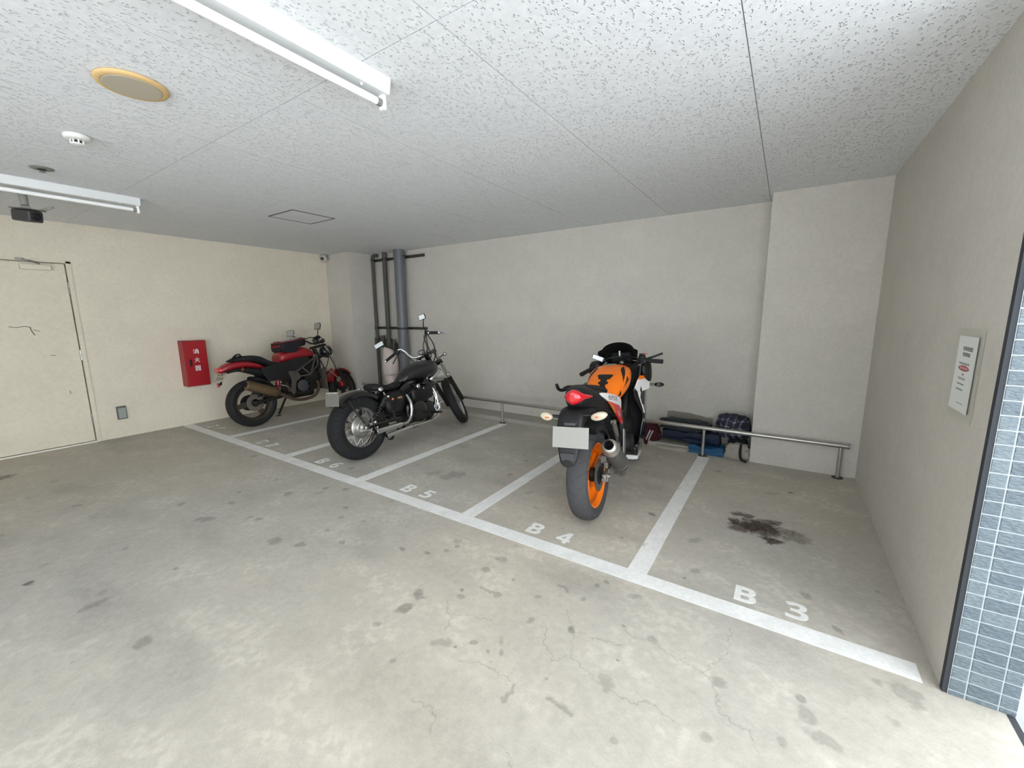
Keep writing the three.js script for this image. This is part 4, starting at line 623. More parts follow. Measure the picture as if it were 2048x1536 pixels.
  const scr = []; { // windscreen: bubble open to the rider
    const pos = [], idx = [], n = 20, m = 14; for (const off of [0, 0.004]) for (let i = 0; i <= m; i++) for (let j = 0; j <= n; j++) { const s = i / m, a = Math.PI * (j / n), w = 0.142 - 0.03 * (1 - s) ** 2, x = 1.30 - 0.30 * s, top = 0.985 + 0.185 * Math.sin(s * Math.PI / 2) ** 1.1, low = 0.965 + 0.04 * s + (s > 0.75 ? (s - 0.75) * 0.28 : 0); const c = Math.cos(a), q = Math.sin(a) ** 0.8; pos.push(x - 0.05 * (1 - q) * (s) , low + (top - low) * q + off, c * (w + (s > 0.7 && q < 0.35 ? 0.03 * (s - 0.7) / 0.3 : 0) + off)); }
    const N = (m + 1) * (n + 1); for (let q = 0; q < 2; q++) for (let i = 0; i < m; i++) for (let j = 0; j < n; j++) { const a = q * N + i * (n + 1) + j, b = a + n + 1; q ? idx.push(a, a + 1, b, b, a + 1, b + 1) : idx.push(a, b, a + 1, b, b + 1, a + 1); }
    for (let j = 0; j < n; j++) { const a = m * (n + 1) + j; idx.push(a, a + N, a + 1, a + 1, a + N, a + N + 1); }
    const g = new THREE.BufferGeometry(); g.setAttribute('position', new THREE.Float32BufferAttribute(pos, 3)); g.setIndex(idx); g.computeVertexNormals(); scr.push(g);
  }
  part(cowl, 'windscreen', scr, std({ color: 0x050506, roughness: 0.6, side: THREE.DoubleSide }), 'black smoked windscreen');
  for (const z of [0.06, -0.06]) part(cowl, 'headlight', ball(1.40, 0.83, z, 0.05, 0.5, 0.7, 1), B.clear);
  const sideP = [[0.95, 0.985], [1.2, 0.95], [1.34, 0.80], [1.22, 0.66], [1.16, 0.50], [1.12, 0.33], [1.0, 0.215], [0.72, 0.20], [0.70, 0.27], [0.86, 0.36], [0.92, 0.50], [0.88, 0.64], [0.845, 0.78], [0.9, 0.88]];
  for (const s of [1, -1]) {
    const g = plate(smoothPts(sideP, 60), 0.195, 0.207, 0.004), p = g.attributes.position; for (let i = 0; i < p.count; i++) { const y = p.getY(i), x = p.getX(i); p.setZ(i, s * (p.getZ(i) + 0.04 * Math.exp(-((y - 0.86) ** 2) / 0.05) - 0.12 * Math.max(0, 0.5 - y) - 0.35 * Math.max(0, x - 1.12) - 0.55 * Math.max(0, 0.99 - x) * Math.max(0, Math.min(1, (y - 0.55) / 0.15)))); }
    if (s < 0) for (let i = 0; i < p.count; i += 3) { const a = [p.getX(i), p.getY(i), p.getZ(i)], b = [p.getX(i + 1), p.getY(i + 1), p.getZ(i + 1)]; p.setXYZ(i, ...b); p.setXYZ(i + 1, ...a); }
    g.computeVertexNormals(); const f = part(t, 'side_fairing', creased(g), B.gloss, 'black side fairing');
    const bend = (q) => { const h = clean(q), pp = h.attributes.position; for (let i = 0; i < pp.count; i++) { const y = pp.getY(i), x = pp.getX(i); pp.setZ(i, s * (pp.getZ(i) + 0.04 * Math.exp(-((y - 0.86) ** 2) / 0.05) - 0.12 * Math.max(0, 0.5 - y) - 0.35 * Math.max(0, x - 1.12) - 0.55 * Math.max(0, 0.99 - x) * Math.max(0, Math.min(1, (y - 0.55) / 0.15)))); } h.computeVertexNormals(); return h; };
    part(f, 'white_flash', bend(plate([[0.842, 0.79], [0.872, 0.856], [1.04, 0.85], [1.02, 0.76], [0.88, 0.745]], 0.206, 0.218, 0.001)), B.white, 'white patch on the fairing');
    part(f, 'orange_flash', bend(plate([[0.873, 0.857], [0.9, 0.885], [1.05, 0.875], [1.04, 0.851]], 0.206, 0.2175, 0.001)), B.orange, 'orange stripe on the fairing');
    part(f, 'white_edge', bend(plate([[0.875, 0.745], [0.905, 0.63], [0.925, 0.56], [0.94, 0.56], [0.925, 0.64], [0.9, 0.75]], 0.206, 0.2175, 0.001)), B.white);
  }
  const belly = part(t, 'belly_pan', [hull([[0.70, 0.215, 0.31, 0.17, 4.5, 0.015], [0.74, 0.215, 0.33, 0.185, 4.5, 0.01], [0.95, 0.2, 0.34, 0.175, 3], [1.1, 0.22, 0.34, 0.12, 2.6], [1.16, 0.24, 0.33, 0.06, 2.4]], 30, 4)], B.gloss, 'black belly pan');
  part(belly, 'white_keel', hull([[0.688, 0.212, 0.246, 0.168, 7, 0.02], [0.72, 0.208, 0.246, 0.186, 7, 0.012], [0.95, 0.19, 0.225, 0.178, 5], [1.08, 0.21, 0.225, 0.12, 3]], 30, 4), B.white, 'white lower edge of the belly pan');
  // front end
  for (const s of [1, -1]) part(t, 'fork_leg', S([rod([1.37, 0.31, 0.085 * s], [1.22, 0.62, 0.085 * s], 0.026, 0.026), rod([1.22, 0.62, 0.085 * s], [1.08, 0.93, 0.085 * s], 0.019, 0.019)]), B.satin);
  part(t, 'front_mudguard', S(sweepArc(fenderProfile(0.062, 0.05, 0.004), 1.37, 0.298, 0.325, 0.6, 2.7)), B.gloss);
  const tc = part(t, 'top_yoke', S([rbox(0.09, 0.03, 0.24, 0.012, 1.065, 0.945, 0), spin([[0, 0], [0.02, 0], [0.02, 0.02], [0, 0.02]], [1.06, 0.958, 0], [0, 1, 0], 20)]), B.satin);
  part(tc, 'ignition_lock', S([spin([[0.016, 0], [0.024, 0], [0.024, 0.03], [0.016, 0.03], [0.016, 0]], [1.03, 0.965, 0.01], [-0.3, 1, 0], 20)]), B.alloy);
  part(t, 'gauge_cluster', [rbox(0.05, 0.085, 0.19, 0.02, 1.12, 1.03, 0.0), rbox(0.012, 0.05, 0.05, 0.004, 1.094, 1.045, 0.055)], B.matte);
  part(t, 'gauge_metal_bit', [rbox(0.01, 0.055, 0.018, 0.004, 1.088, 1.065, -0.012)], B.alloy, 'bright metal block beside the gauges');  // small bright alloy block beside the gauges
  part(t, 'clutch_cables', [tube([[0.9, 0.985, -0.19], [1.0, 1.03, -0.1], [1.05, 1.035, 0.02], [1.1, 0.98, 0.06]], 0.006), tube([[0.95, 1.0, 0.22], [1.0, 1.04, 0.12], [1.05, 1.03, 0.02], [1.1, 0.95, -0.06]], 0.006)], B.satin);
  const hb = part(t, 'handlebar', [rod([1.02, 0.955, -0.1], [0.9, 0.962, -0.2], 0.013), rod([1.02, 0.965, 0.1], [0.985, 1.005, 0.235], 0.013), rod([1.02, 0.955, -0.1], [1.02, 0.965, 0.1], 0.012)], B.satin);
  part(hb, 'grip', rod([0.905, 0.965, -0.195], [0.80, 0.912, -0.295], 0.0175, 0.0185), B.rubber); part(hb, 'grip', rod([0.985, 1.008, 0.235], [1.035, 0.988, 0.366], 0.0175, 0.0185), B.rubber);
  part(hb, 'switch_housing', [rbox(0.05, 0.045, 0.05, 0.012, 0.925, 0.975, -0.175)], B.satin); part(hb, 'switch_housing', [rbox(0.05, 0.045, 0.055, 0.012, 0.98, 1.0, 0.215)], B.satin);
  part(hb, 'lever', [tube([[0.95, 0.975, -0.185], [0.915, 0.945, -0.235], [0.85, 0.895, -0.29]], 0.0065)], B.alloy, 'pale clutch lever'); part(hb, 'lever', [tube([[1.05, 1.008, 0.205], [1.08, 1.025, 0.27], [1.115, 1.053, 0.355]], 0.0095)], B.satin, 'black brake lever');
  const rs = part(t, 'brake_reservoir', [rbox(0.05, 0.05, 0.06, 0.01, 1.06, 1.02, 0.19), rod([1.06, 1.045, 0.19], [1.06, 1.062, 0.19], 0.024)], B.satin); part(rs, 'red_cap', rbox(0.02, 0.008, 0.03, 0.003, 1.05, 1.058, 0.22), B.redPaint);
  const mi = part(t, 'mirror', (() => { const g = rbox(0.012, 0.045, 0.115, 0.006); g.rotateX(0.42); g.rotateY(0.25); g.translate(0.9, 1.046, -0.155); return g; })(), B.satin); part(mi, 'mirror_glass', (() => { const g = rbox(0.003, 0.036, 0.094, 0.001); g.translate(-0.0065, 0, -0.006); g.rotateX(0.42); g.rotateY(0.25); g.translate(0.9, 1.046, -0.155); return g; })(), std({ color: 0xeef2f2, roughness: 0.25 }), 'mirror glass with its bright reflection painted on'); part(mi, 'mirror_stem', rod([0.905, 1.02, -0.1], [0.95, 0.99, -0.14], 0.008), B.satin);  // mirror glass is plain near-white, its bright reflection painted into the colour
  part(t, 'front_indicator', [rod([1.06, 0.79, 0.225], [1.08, 0.785, 0.29], 0.011, 0.009), (() => { const g = hull([[-0.03, -0.012, 0.012, 0.02, 2], [0, -0.022, 0.022, 0.042, 2], [0.03, -0.012, 0.012, 0.02, 2]], 18, 4); g.translate(1.085, 0.782, 0.325); return g; })()], B.gloss, 'black front indicator'); part(t, 'front_indicator', [rod([1.06, 0.79, -0.225], [1.08, 0.785, -0.29], 0.011, 0.009), (() => { const g = hull([[-0.03, -0.012, 0.012, 0.02, 2], [0, -0.022, 0.022, 0.042, 2], [0.03, -0.012, 0.012, 0.02, 2]], 18, 4); g.translate(1.085, 0.782, -0.325); return g; })()], B.gloss, 'black front indicator');
  part(t, 'side_stand', [rod([0.55, 0.3, -0.13], [0.42, 0.03, -0.27], 0.013), rbox(0.07, 0.01, 0.05, 0.003, 0.41, 0.024, -0.28)], B.darkMetal);
}
// ======================================================= black cruiser
{
  const t = motorcycle('motorcycle', 'black cruiser motorcycle with wire wheels and high handlebar in bay B6', -3.46, -2.48, -2, 6);
  const S = steerer(1.10, 0.93, 33, 39);
  const wire = (cx, cy, rim, hub, n, hz) => { const out = []; for (let k = 0; k < n; k++) { const a = k * Math.PI * 2 / n, b = a + (k % 4 < 2 ? 0.55 : -0.55), z = k % 2 ? hz : -hz; out.push(rod([cx + hub * Math.cos(b), cy + hub * Math.sin(b), z], [cx + rim * Math.cos(a), cy + rim * Math.sin(a), z * 0.25], 0.0018, 0.0018, 5)); } return join(out); };
  const rimWire = (cx, cy, r, w) => spin([[r + 0.012, -w / 2], [r + 0.012, -w / 2 + 0.004], [r - 0.004, -w / 2 + 0.006], [r - 0.012, -w * 0.2], [r - 0.018, 0], [r - 0.012, w * 0.2], [r - 0.004, w / 2 - 0.006], [r + 0.012, w / 2 - 0.004], [r + 0.012, w / 2], [r, w / 2 + 0.003], [r - 0.008, w / 2 - 0.002], [r - 0.024, 0], [r - 0.008, -w / 2 + 0.002], [r, -w / 2 - 0.003], [r + 0.012, -w / 2]], [cx, cy, 0], [0, 0, 1], 64);
  const blocks = treadBump((i, j) => { const u = i / 512 * 44, v = j / 128, s = Math.abs(v - 0.5) * 2; const c = ((u + s * 0.8) % 1 + 1) % 1; const k = ((c < 0.28 && s > 0.22 && s < 0.62) || Math.abs(s - 0.2) < 0.035) ? 20 : 200; return [k, k, k]; });
  const tm = std({ color: 0x131314, roughness: 0.8, bumpMap: blocks, bumpScale: 0.008 });
  const tr = part(t, 'tire', tyreGeo(0, 0.325, 0.325, 0.165, 0.198), tm, 'fat black rear tyre');
  part(tr, 'rim', rimWire(0, 0.325, 0.2, 0.11), B.chrome, 'chromed rim'); { const w = part(tr, 'wire_spokes', wire(0, 0.325, 0.195, 0.075, 36, 0.045), B.chrome, 'thin chromed wire spokes'); w.userData.kind = 'stuff'; }
  part(tr, 'brake_drum', spin([[0, -0.07], [0.06, -0.07], [0.09, -0.05], [0.09, 0.015], [0.108, 0.022], [0.112, 0.036], [0.108, 0.044], [0.094, 0.046], [0.09, 0.062], [0.084, 0.066], [0.078, 0.062], [0.072, 0.066], [0.068, 0.08], [0.055, 0.084], [0.05, 0.078], [0.03, 0.08], [0.026, 0.092], [0, 0.094]], [0, 0.325, 0], [0, 0, 1], 48), B.alloy, 'bright aluminium brake drum');
  const tf = part(t, 'tire', S(tyreGeo(1.585, 0.325, 0.325, 0.105, 0.235)), B.rubber, 'narrow front tyre');
  part(tf, 'rim', S(rimWire(1.585, 0.325, 0.237, 0.07)), B.chrome, 'chromed rim'); { const w = part(tf, 'wire_spokes', S(wire(1.585, 0.325, 0.232, 0.05, 36, 0.035)), B.chrome); w.userData.kind = 'stuff'; }
  part(tf, 'hub', S(spin([[0, -0.06], [0.05, -0.06], [0.055, -0.035], [0.03, -0.02], [0.03, 0.02], [0.055, 0.035], [0.05, 0.06], [0, 0.06]], [1.585, 0.325, 0], [0, 0, 1], 32)), B.alloy);
  part(tf, 'brake_disc', S(disc(1.585, 0.325, -0.07, 0.13, 0.07)), B.steel);
  // rear fender with stay
  const fd = part(t, 'rear_fender', sweepArc(fenderProfile(0.098, 0.062, 0.005), 0, 0.325, 0.372, 0.62, 2.3, 36), B.gloss, 'black rear mudguard');
  for (const s of [1, -1]) part(t, 'fender_stay', [rod([-0.145, 0.60, 0.103 * s], [-0.02, 0.37, 0.135 * s], 0.0085), ball(-0.145, 0.605, 0.108 * s, 0.013)], B.black, 'thin black fender stay');
  numberPlate(t, -0.285, 0.648, 0.06, 0.2, 0.12, -0.12, std({ color: 0x77766e, roughness: 0.6 }));
  part(t, 'plate_bracket', [rbox(0.03, 0.012, 0.15, 0.004, -0.275, 0.714, 0.06), rod([-0.275, 0.70, 0.03], [-0.2, 0.62, 0.0], 0.012)], std({ color: 0xd9d0c6, roughness: 0.3, metalness: 0.5 }), 'bright strip above the number plate');
  // seat
  part(t, 'seat', hull([[0.175, 0.672, 0.70, 0.06, 2.4], [0.21, 0.655, 0.732, 0.11, 2.5], [0.30, 0.645, 0.715, 0.12, 2.6], [0.42, 0.64, 0.685, 0.11, 2.6], [0.52, 0.645, 0.695, 0.09, 2.5], [0.58, 0.66, 0.72, 0.05, 2.3]], 28, 5), B.seat, 'low black solo seat');
  for (const s of [1, -1]) { const i = part(t, 'rear_indicator', [spin([[0, -0.03], [0.016, -0.026], [0.024, -0.008], [0.024, 0.012], [0, 0.016]], [0.2, 0.672, 0.165 * s], [1, 0, 0], 24)], B.chrome, 'chrome bullet indicator'); part(i, 'stalk', rod([0.21, 0.672, 0.16 * s], [0.24, 0.66, 0.09 * s], 0.008), B.chrome); }
  // tank
  const tk = hull([[0.535, 0.672, 0.70, 0.02, 2.2], [0.60, 0.675, 0.752, 0.062, 2.2], [0.72, 0.685, 0.828, 0.112, 2.3, 0, 0.42], [0.88, 0.69, 0.884, 0.148, 2.4, 0, 0.42], [1.02, 0.70, 0.90, 0.155, 2.4, 0, 0.42], [1.12, 0.715, 0.888, 0.125, 2.3, 0, 0.45], [1.185, 0.75, 0.855, 0.06, 2.2]], 40, 6);
  const tank = part(t, 'fuel_tank', tk, phy({ color: 0x101012, roughness: 0.42, clearcoat: 0.6, clearcoatRoughness: 0.25 }), 'black teardrop fuel tank');
  part(tank, 'filler_cap', spin([[0, 0], [0.03, 0], [0.032, 0.008], [0.02, 0.014], [0, 0.014]], [0.95, 0.893, 0.0], [0.05, 1, 0], 24), B.chrome);
  part(tank, 'tank_trim', [rod([0.6, 0.70, 0.075], [0.68, 0.76, 0.085], 0.005)], B.chrome);
  // frame
  part(t, 'frame', [tube([[1.14, 0.9, 0], [0.95, 0.66, 0], [0.6, 0.635, 0], [0.3, 0.62, 0]], 0.022), tube([[1.13, 0.84, 0.03], [1.07, 0.6, 0.09], [1.0, 0.3, 0.1], [0.9, 0.215, 0.1], [0.5, 0.2, 0.1], [0.42, 0.3, 0.1], [0.32, 0.55, 0.1], [0.3, 0.63, 0.08]], 0.017), tube([[1.13, 0.84, -0.03], [1.07, 0.6, -0.09], [1.0, 0.3, -0.1], [0.9, 0.215, -0.1], [0.5, 0.2, -0.1], [0.42, 0.3, -0.1], [0.32, 0.55, -0.1], [0.3, 0.63, -0.08]], 0.017), rod([1.08, 0.97, 0], [1.17, 0.80, 0], 0.032)], B.gloss);
  part(t, 'swing_arm', [rod([0.46, 0.33, 0.115], [0.0, 0.325, 0.125], 0.022), rod([0.46, 0.33, -0.115], [0.0, 0.325, -0.125], 0.022), rod([0.46, 0.33, -0.12], [0.46, 0.33, 0.12], 0.024)], B.gloss);
  part(t, 'axle_nut', [rod([0, 0.325, 0.12], [0, 0.325, 0.155], 0.016, 0.016, 6), rod([-0.03, 0.30, 0.09], [0.05, 0.29, 0.12], 0.016), rod([0.055, 0.345, 0.12], [0.055, 0.345, 0.165], 0.014)], B.chrome, 'bright axle nut and brake arm');
  for (const s of [1, -1]) { const sh = part(t, 'shock_absorber', [rod([0.285, 0.585, 0.13 * s], [0.2, 0.49, 0.13 * s], 0.03), rod([0.2, 0.49, 0.13 * s], [0.085, 0.36, 0.13 * s], 0.016), spring([0.262, 0.56, 0.13 * s], [0.115, 0.395, 0.13 * s], 0.03, 8, 0.007)], B.black, 'black rear shock absorber'); part(sh, 'bolt_cap', [ball(0.285, 0.585, 0.163 * s, 0.016)], B.chrome); part(sh, 'bolt_cap', ball(0.085, 0.36, 0.158 * s, 0.017), B.chrome); }
  part(t, 'side_cover', [hull([[0.30, 0.42, 0.60, 0.10, 3], [0.36, 0.36, 0.63, 0.125, 3], [0.5, 0.36, 0.64, 0.13, 3], [0.58, 0.42, 0.62, 0.10, 3]], 24, 3)], B.satin, 'black side cover');
  part(t, 'warning_label', rbox(0.06, 0.02, 0.002, 0.0005, 0.47, 0.545, 0.131), std({ color: 0x9a7240, roughness: 0.6 }), 'small tan label'); part(t, 'reflex', ball(0.37, 0.545, 0.128, 0.014), B.amber, 'small amber reflector');
  // engine: V twin, fins as stacked discs
  const fins = (x0, y0, x1, y1, w, d, n) => { const out = [], A = V(x0, y0, 0), D = V(x1 - x0, y1 - y0, 0), ang = Math.atan2(D.y, D.x) - Math.PI / 2; for (let k = 0; k < n; k++) { const g = rbox(w, 0.008, d, 0.003); g.rotateZ(ang); const p = A.clone().addScaledVector(D, (k + 0.5) / n); g.translate(p.x, p.y, 0); out.push(g); } const c = rbox(w * 0.8, D.length(), d * 0.85, 0.02); c.rotateZ(ang); c.translate((x0 + x1) / 2, (y0 + y1) / 2, 0); out.push(c); return out; };
  const en = part(t, 'engine', [rbox(0.36, 0.24, 0.25, 0.05, 0.75, 0.34, 0), rod([0.71, 0.35, 0.1], [0.71, 0.35, 0.165], 0.13, 0.12, 36), rod([0.87, 0.34, 0.1], [0.87, 0.34, 0.155], 0.105, 0.095, 32), rbox(0.3, 0.2, 0.24, 0.04, 0.78, 0.5, 0)], B.black, 'black V twin crankcase');
  part(en, 'cylinder', fins(0.70, 0.44, 0.61, 0.60, 0.14, 0.2, 9), B.satin, 'finned black cylinder'); part(en, 'cylinder', fins(0.82, 0.43, 0.95, 0.60, 0.14, 0.2, 9), B.satin, 'finned black cylinder');
  part(en, 'cylinder_head', [(() => { const g = rbox(0.17, 0.09, 0.19, 0.02); g.rotateZ(0.5); g.translate(0.595, 0.62, 0); return g; })()], B.black); part(en, 'cylinder_head', [(() => { const g = rbox(0.17, 0.09, 0.19, 0.02); g.rotateZ(-0.62); g.translate(0.97, 0.62, 0); return g; })()], B.black);
  part(en, 'clutch_cover', spin([[0, 0.172], [0.08, 0.172], [0.105, 0.168], [0.119, 0.158]], [0.71, 0.35, 0], [0, 0, 1], 36), B.gloss);
  const ac = part(t, 'air_cleaner', [hull([[0.62, 0.50, 0.58, 0.02, 2.6, 0.14], [0.65, 0.47, 0.605, 0.04, 2.8, 0.145], [0.79, 0.455, 0.62, 0.05, 2.8, 0.145], [0.92, 0.47, 0.605, 0.04, 2.8, 0.145], [0.95, 0.5, 0.58, 0.02, 2.6, 0.14]], 24, 4)], B.satin, 'black air cleaner box'); part(ac, 'chrome_knob', [ball(0.70, 0.63, 0.19, 0.026, 1, 1.15, 0.7), rod([0.70, 0.63, 0.15], [0.70, 0.63, 0.19], 0.012)], B.chrome); part(ac, 'chrome_bolt', ball(0.755, 0.60, 0.214, 0.009), B.chrome);
  part(t, 'cooling_pipes', [tube([[1.0, 0.56, 0.12], [1.02, 0.47, 0.15], [1.0, 0.36, 0.15], [0.93, 0.3, 0.14]], 0.012), tube([[0.96, 0.56, 0.13], [0.985, 0.45, 0.16], [0.95, 0.34, 0.16]], 0.006), rod([0.98, 0.27, 0.14], [1.0, 0.38, 0.15], 0.006)], B.chrome, 'bright engine pipes');
  // exhausts
  const ex = (pts, r, rp, a, b, lab) => { const d = V(b[0] - a[0], b[1] - a[1], b[2] - a[2]), L = d.length(), m = part(t, 'muffler', spin([[r * 0.86, 0], [r * 0.95, 0.003], [r, 0.02], [r, L - 0.05], [r * 0.8, L - 0.015], [rp, L], [0, L]], a, [d.x, d.y, d.z], 32), B.chrome, lab); part(m, 'muffler_bore', spin([[0, 0.012], [r * 0.85, 0.012], [r * 0.85, 0.02], [0, 0.02]], a, [d.x, d.y, d.z], 20), std({ color: 0x080808, roughness: 1 })); part(m, 'exhaust_pipe', tube(pts, rp), B.chrome); };
  ex([[0.40, 0.272, 0.2], [0.47, 0.275, 0.2], [0.52, 0.315, 0.2], [0.55, 0.39, 0.198], [0.562, 0.47, 0.185], [0.575, 0.55, 0.12]], 0.029, 0.019, [0.045, 0.273, 0.2], [0.41, 0.272, 0.2], 'upper chrome muffler');
  ex([[0.53, 0.214, 0.2], [0.7, 0.212, 0.2], [0.88, 0.222, 0.195], [0.98, 0.26, 0.185], [1.02, 0.36, 0.17], [1.0, 0.52, 0.12]], 0.023, 0.016, [0.165, 0.200, 0.205], [0.54, 0.214, 0.2], 'lower chrome muffler');
  for (const s of [1, -1]) { const fp = part(t, 'foot_peg', [rod([0.9, 0.295, 0.14 * s], [0.895, 0.30, 0.30 * s], 0.013), ball(0.895, 0.30, 0.30 * s, 0.016)], B.black); if (s > 0) part(fp, 'brake_pedal', [tube([[0.92, 0.28, 0.16], [0.99, 0.33, 0.2], [1.0, 0.40, 0.22]], 0.007), rbox(0.04, 0.012, 0.05, 0.004, 0.995, 0.405, 0.22)], B.chrome); }
  // front end
  for (const s of [1, -1]) { const f = part(t, 'fork_leg', S([rod([1.345, 0.66, 0.1 * s], [1.575, 0.30, 0.1 * s], 0.028, 0.03)]), B.darkMetal, 'dark lower fork leg'); part(f, 'stanchion', S([rod([1.345, 0.66, 0.1 * s], [1.115, 0.985, 0.1 * s], 0.0205)]), B.chrome, 'chrome fork tube'); part(f, 'dust_cap', S([rod([1.34, 0.667, 0.1 * s], [1.363, 0.634, 0.1 * s], 0.031)]), B.chrome); }
  part(t, 'triple_clamp', S([rbox(0.09, 0.03, 0.26, 0.012, 1.125, 0.965, 0), (() => { const g = rbox(0.08, 0.03, 0.26, 0.012, 0, 0, 0); g.rotateZ(-0.5); g.translate(1.215, 0.83, 0); return g; })()]), B.black);
  const hl = part(t, 'headlight', [spin([[0, 0], [0.02, 0.004], [0.052, 0.05], [0.078, 0.12], [0.088, 0.18], [0.088, 0.2], [0, 0.205]], [0.985, 0.668, 0.1], [1, 0.15, -0.14], 40)], B.chrome, 'chromed bullet headlight shell'); part(hl, 'lens', [spin([[0, 0.222], [0.05, 0.216], [0.082, 0.2]], [0.985, 0.668, 0.1], [1, 0.15, -0.14], 36)], B.clear);
  part(t, 'speedometer', [spin([[0, 0], [0.03, 0.004], [0.042, 0.02], [0.044, 0.05], [0.04, 0.054], [0, 0.052]], [1.02, 0.965, -0.0], [-0.35, 1, 0], 32)], B.chrome, 'small chrome speedometer');
  const hb = part(t, 'handlebar', [tube([[0.865, 1.02, -0.268], [0.895, 1.055, -0.235], [0.925, 1.03, -0.195], [0.95, 0.965, -0.14], [0.975, 0.94, -0.09], [1.02, 0.955, -0.02], [1.035, 0.985, 0.045], [1.015, 1.03, 0.1], [0.97, 1.09, 0.135], [0.915, 1.16, 0.165], [0.898, 1.20, 0.2], [0.902, 1.208, 0.27]], 0.0125, 110)], B.chrome, 'high chrome handlebar');
  part(hb, 'grip', rod([0.865, 1.02, -0.268], [0.775, 0.933, -0.36], 0.0175), B.rubber); part(hb, 'grip', rod([0.902, 1.208, 0.262], [0.958, 1.2, 0.345], 0.0175), B.rubber);
  part(hb, 'bar_end', [rod([0.776, 0.934, -0.359], [0.768, 0.926, -0.367], 0.019)], B.chrome); part(hb, 'bar_end', [rod([0.958, 1.2, 0.345], [0.966, 1.199, 0.357], 0.02)], B.chrome); part(hb, 'grip_collar', rod([0.9, 1.208, 0.25], [0.905, 1.207, 0.263], 0.021), B.chrome);
  part(hb, 'switch_housing', [rbox(0.045, 0.05, 0.05, 0.012, 0.875, 1.025, -0.262)], B.satin); part(hb, 'switch_housing', [rbox(0.045, 0.05, 0.05, 0.012, 0.9, 1.212, 0.228)], B.satin);
  part(hb, 'lever', [tube([[0.905, 1.025, -0.265], [0.88, 0.97, -0.285], [0.84, 0.89, -0.325]], 0.0075)], B.satin, 'black clutch lever'); part(hb, 'lever', [tube([[0.935, 1.215, 0.24], [0.98, 1.205, 0.32], [1.005, 1.192, 0.40]], 0.007), ball(1.006, 1.191, 0.404, 0.012)], B.chrome, 'chrome brake lever');
  part(t, 'control_cables', [tube([[0.9, 1.195, 0.23], [0.97, 1.08, 0.24], [1.03, 0.96, 0.2], [1.08, 0.86, 0.1]], 0.006), tube([[0.9, 1.195, 0.215], [0.93, 1.06, 0.19], [1.0, 0.97, 0.16], [1.08, 0.9, 0.06]], 0.0055), tube([[0.9, 1.195, 0.21], [0.9, 1.08, 0.15], [0.96, 0.98, 0.1], [1.08, 0.92, 0.03]], 0.005), tube([[0.885, 1.02, -0.25], [0.94, 1.0, -0.2], [0.99, 0.9, -0.14], [1.06, 0.82, -0.06]], 0.0055)], B.satin, 'black control cables');
  const mirror = (p, rot, w, h, stem) => { const f = (g) => { g.rotateX(rot[0]); g.rotateY(rot[1]); g.translate(...p); return g; }; const m = part(t, 'mirror', f(rbox(0.014, h, w, 0.006)), B.satin); part(m, 'mirror_glass', f((() => { const g = rbox(0.003, h - 0.012, w - 0.014, 0.001); g.translate(-0.0072, 0, 0); return g; })()), std({ color: 0xe6ecec, roughness: 0.2 }), 'mirror glass with its bright reflection painted on'); part(m, 'mirror_stem', tube(stem, 0.006), B.satin); };  // glass coloured near-white in place of a real bright reflection
  mirror([0.74, 1.13, -0.40], [-0.36, 0.25], 0.135, 0.06, [[0.745, 1.12, -0.38], [0.80, 1.09, -0.32], [0.87, 1.045, -0.268]]);
  mirror([0.79, 1.382, 0.285], [-0.25, 0.25], 0.085, 0.06, [[0.795, 1.365, 0.3], [0.80, 1.30, 0.28], [0.86, 1.25, 0.24], [0.895, 1.225, 0.232]]);
  part(t, 'front_indicator', S([spin([[0, -0.03], [0.018, -0.026], [0.026, -0.008], [0.026, 0.012], [0, 0.018]], [1.06, 0.87, 0.21], [-1, 0, 0], 24), rod([1.07, 0.87, 0.2], [1.14, 0.87, 0.12], 0.007)]), B.chrome, 'chrome front indicator'); part(t, 'front_indicator', S([spin([[0, -0.03], [0.018, -0.026], [0.026, -0.008], [0.026, 0.012], [0, 0.018]], [1.13, 0.86, -0.19], [-1, 0, 0], 24), rod([1.13, 0.86, -0.18], [1.15, 0.86, -0.12], 0.007)]), B.chrome, 'chrome front indicator');
  part(t, 'side_stand', [rod([0.72, 0.24, -0.12], [0.62, 0.03, -0.26], 0.012), rbox(0.06, 0.01, 0.05, 0.003, 0.61, 0.03, -0.27)], B.darkMetal);
}
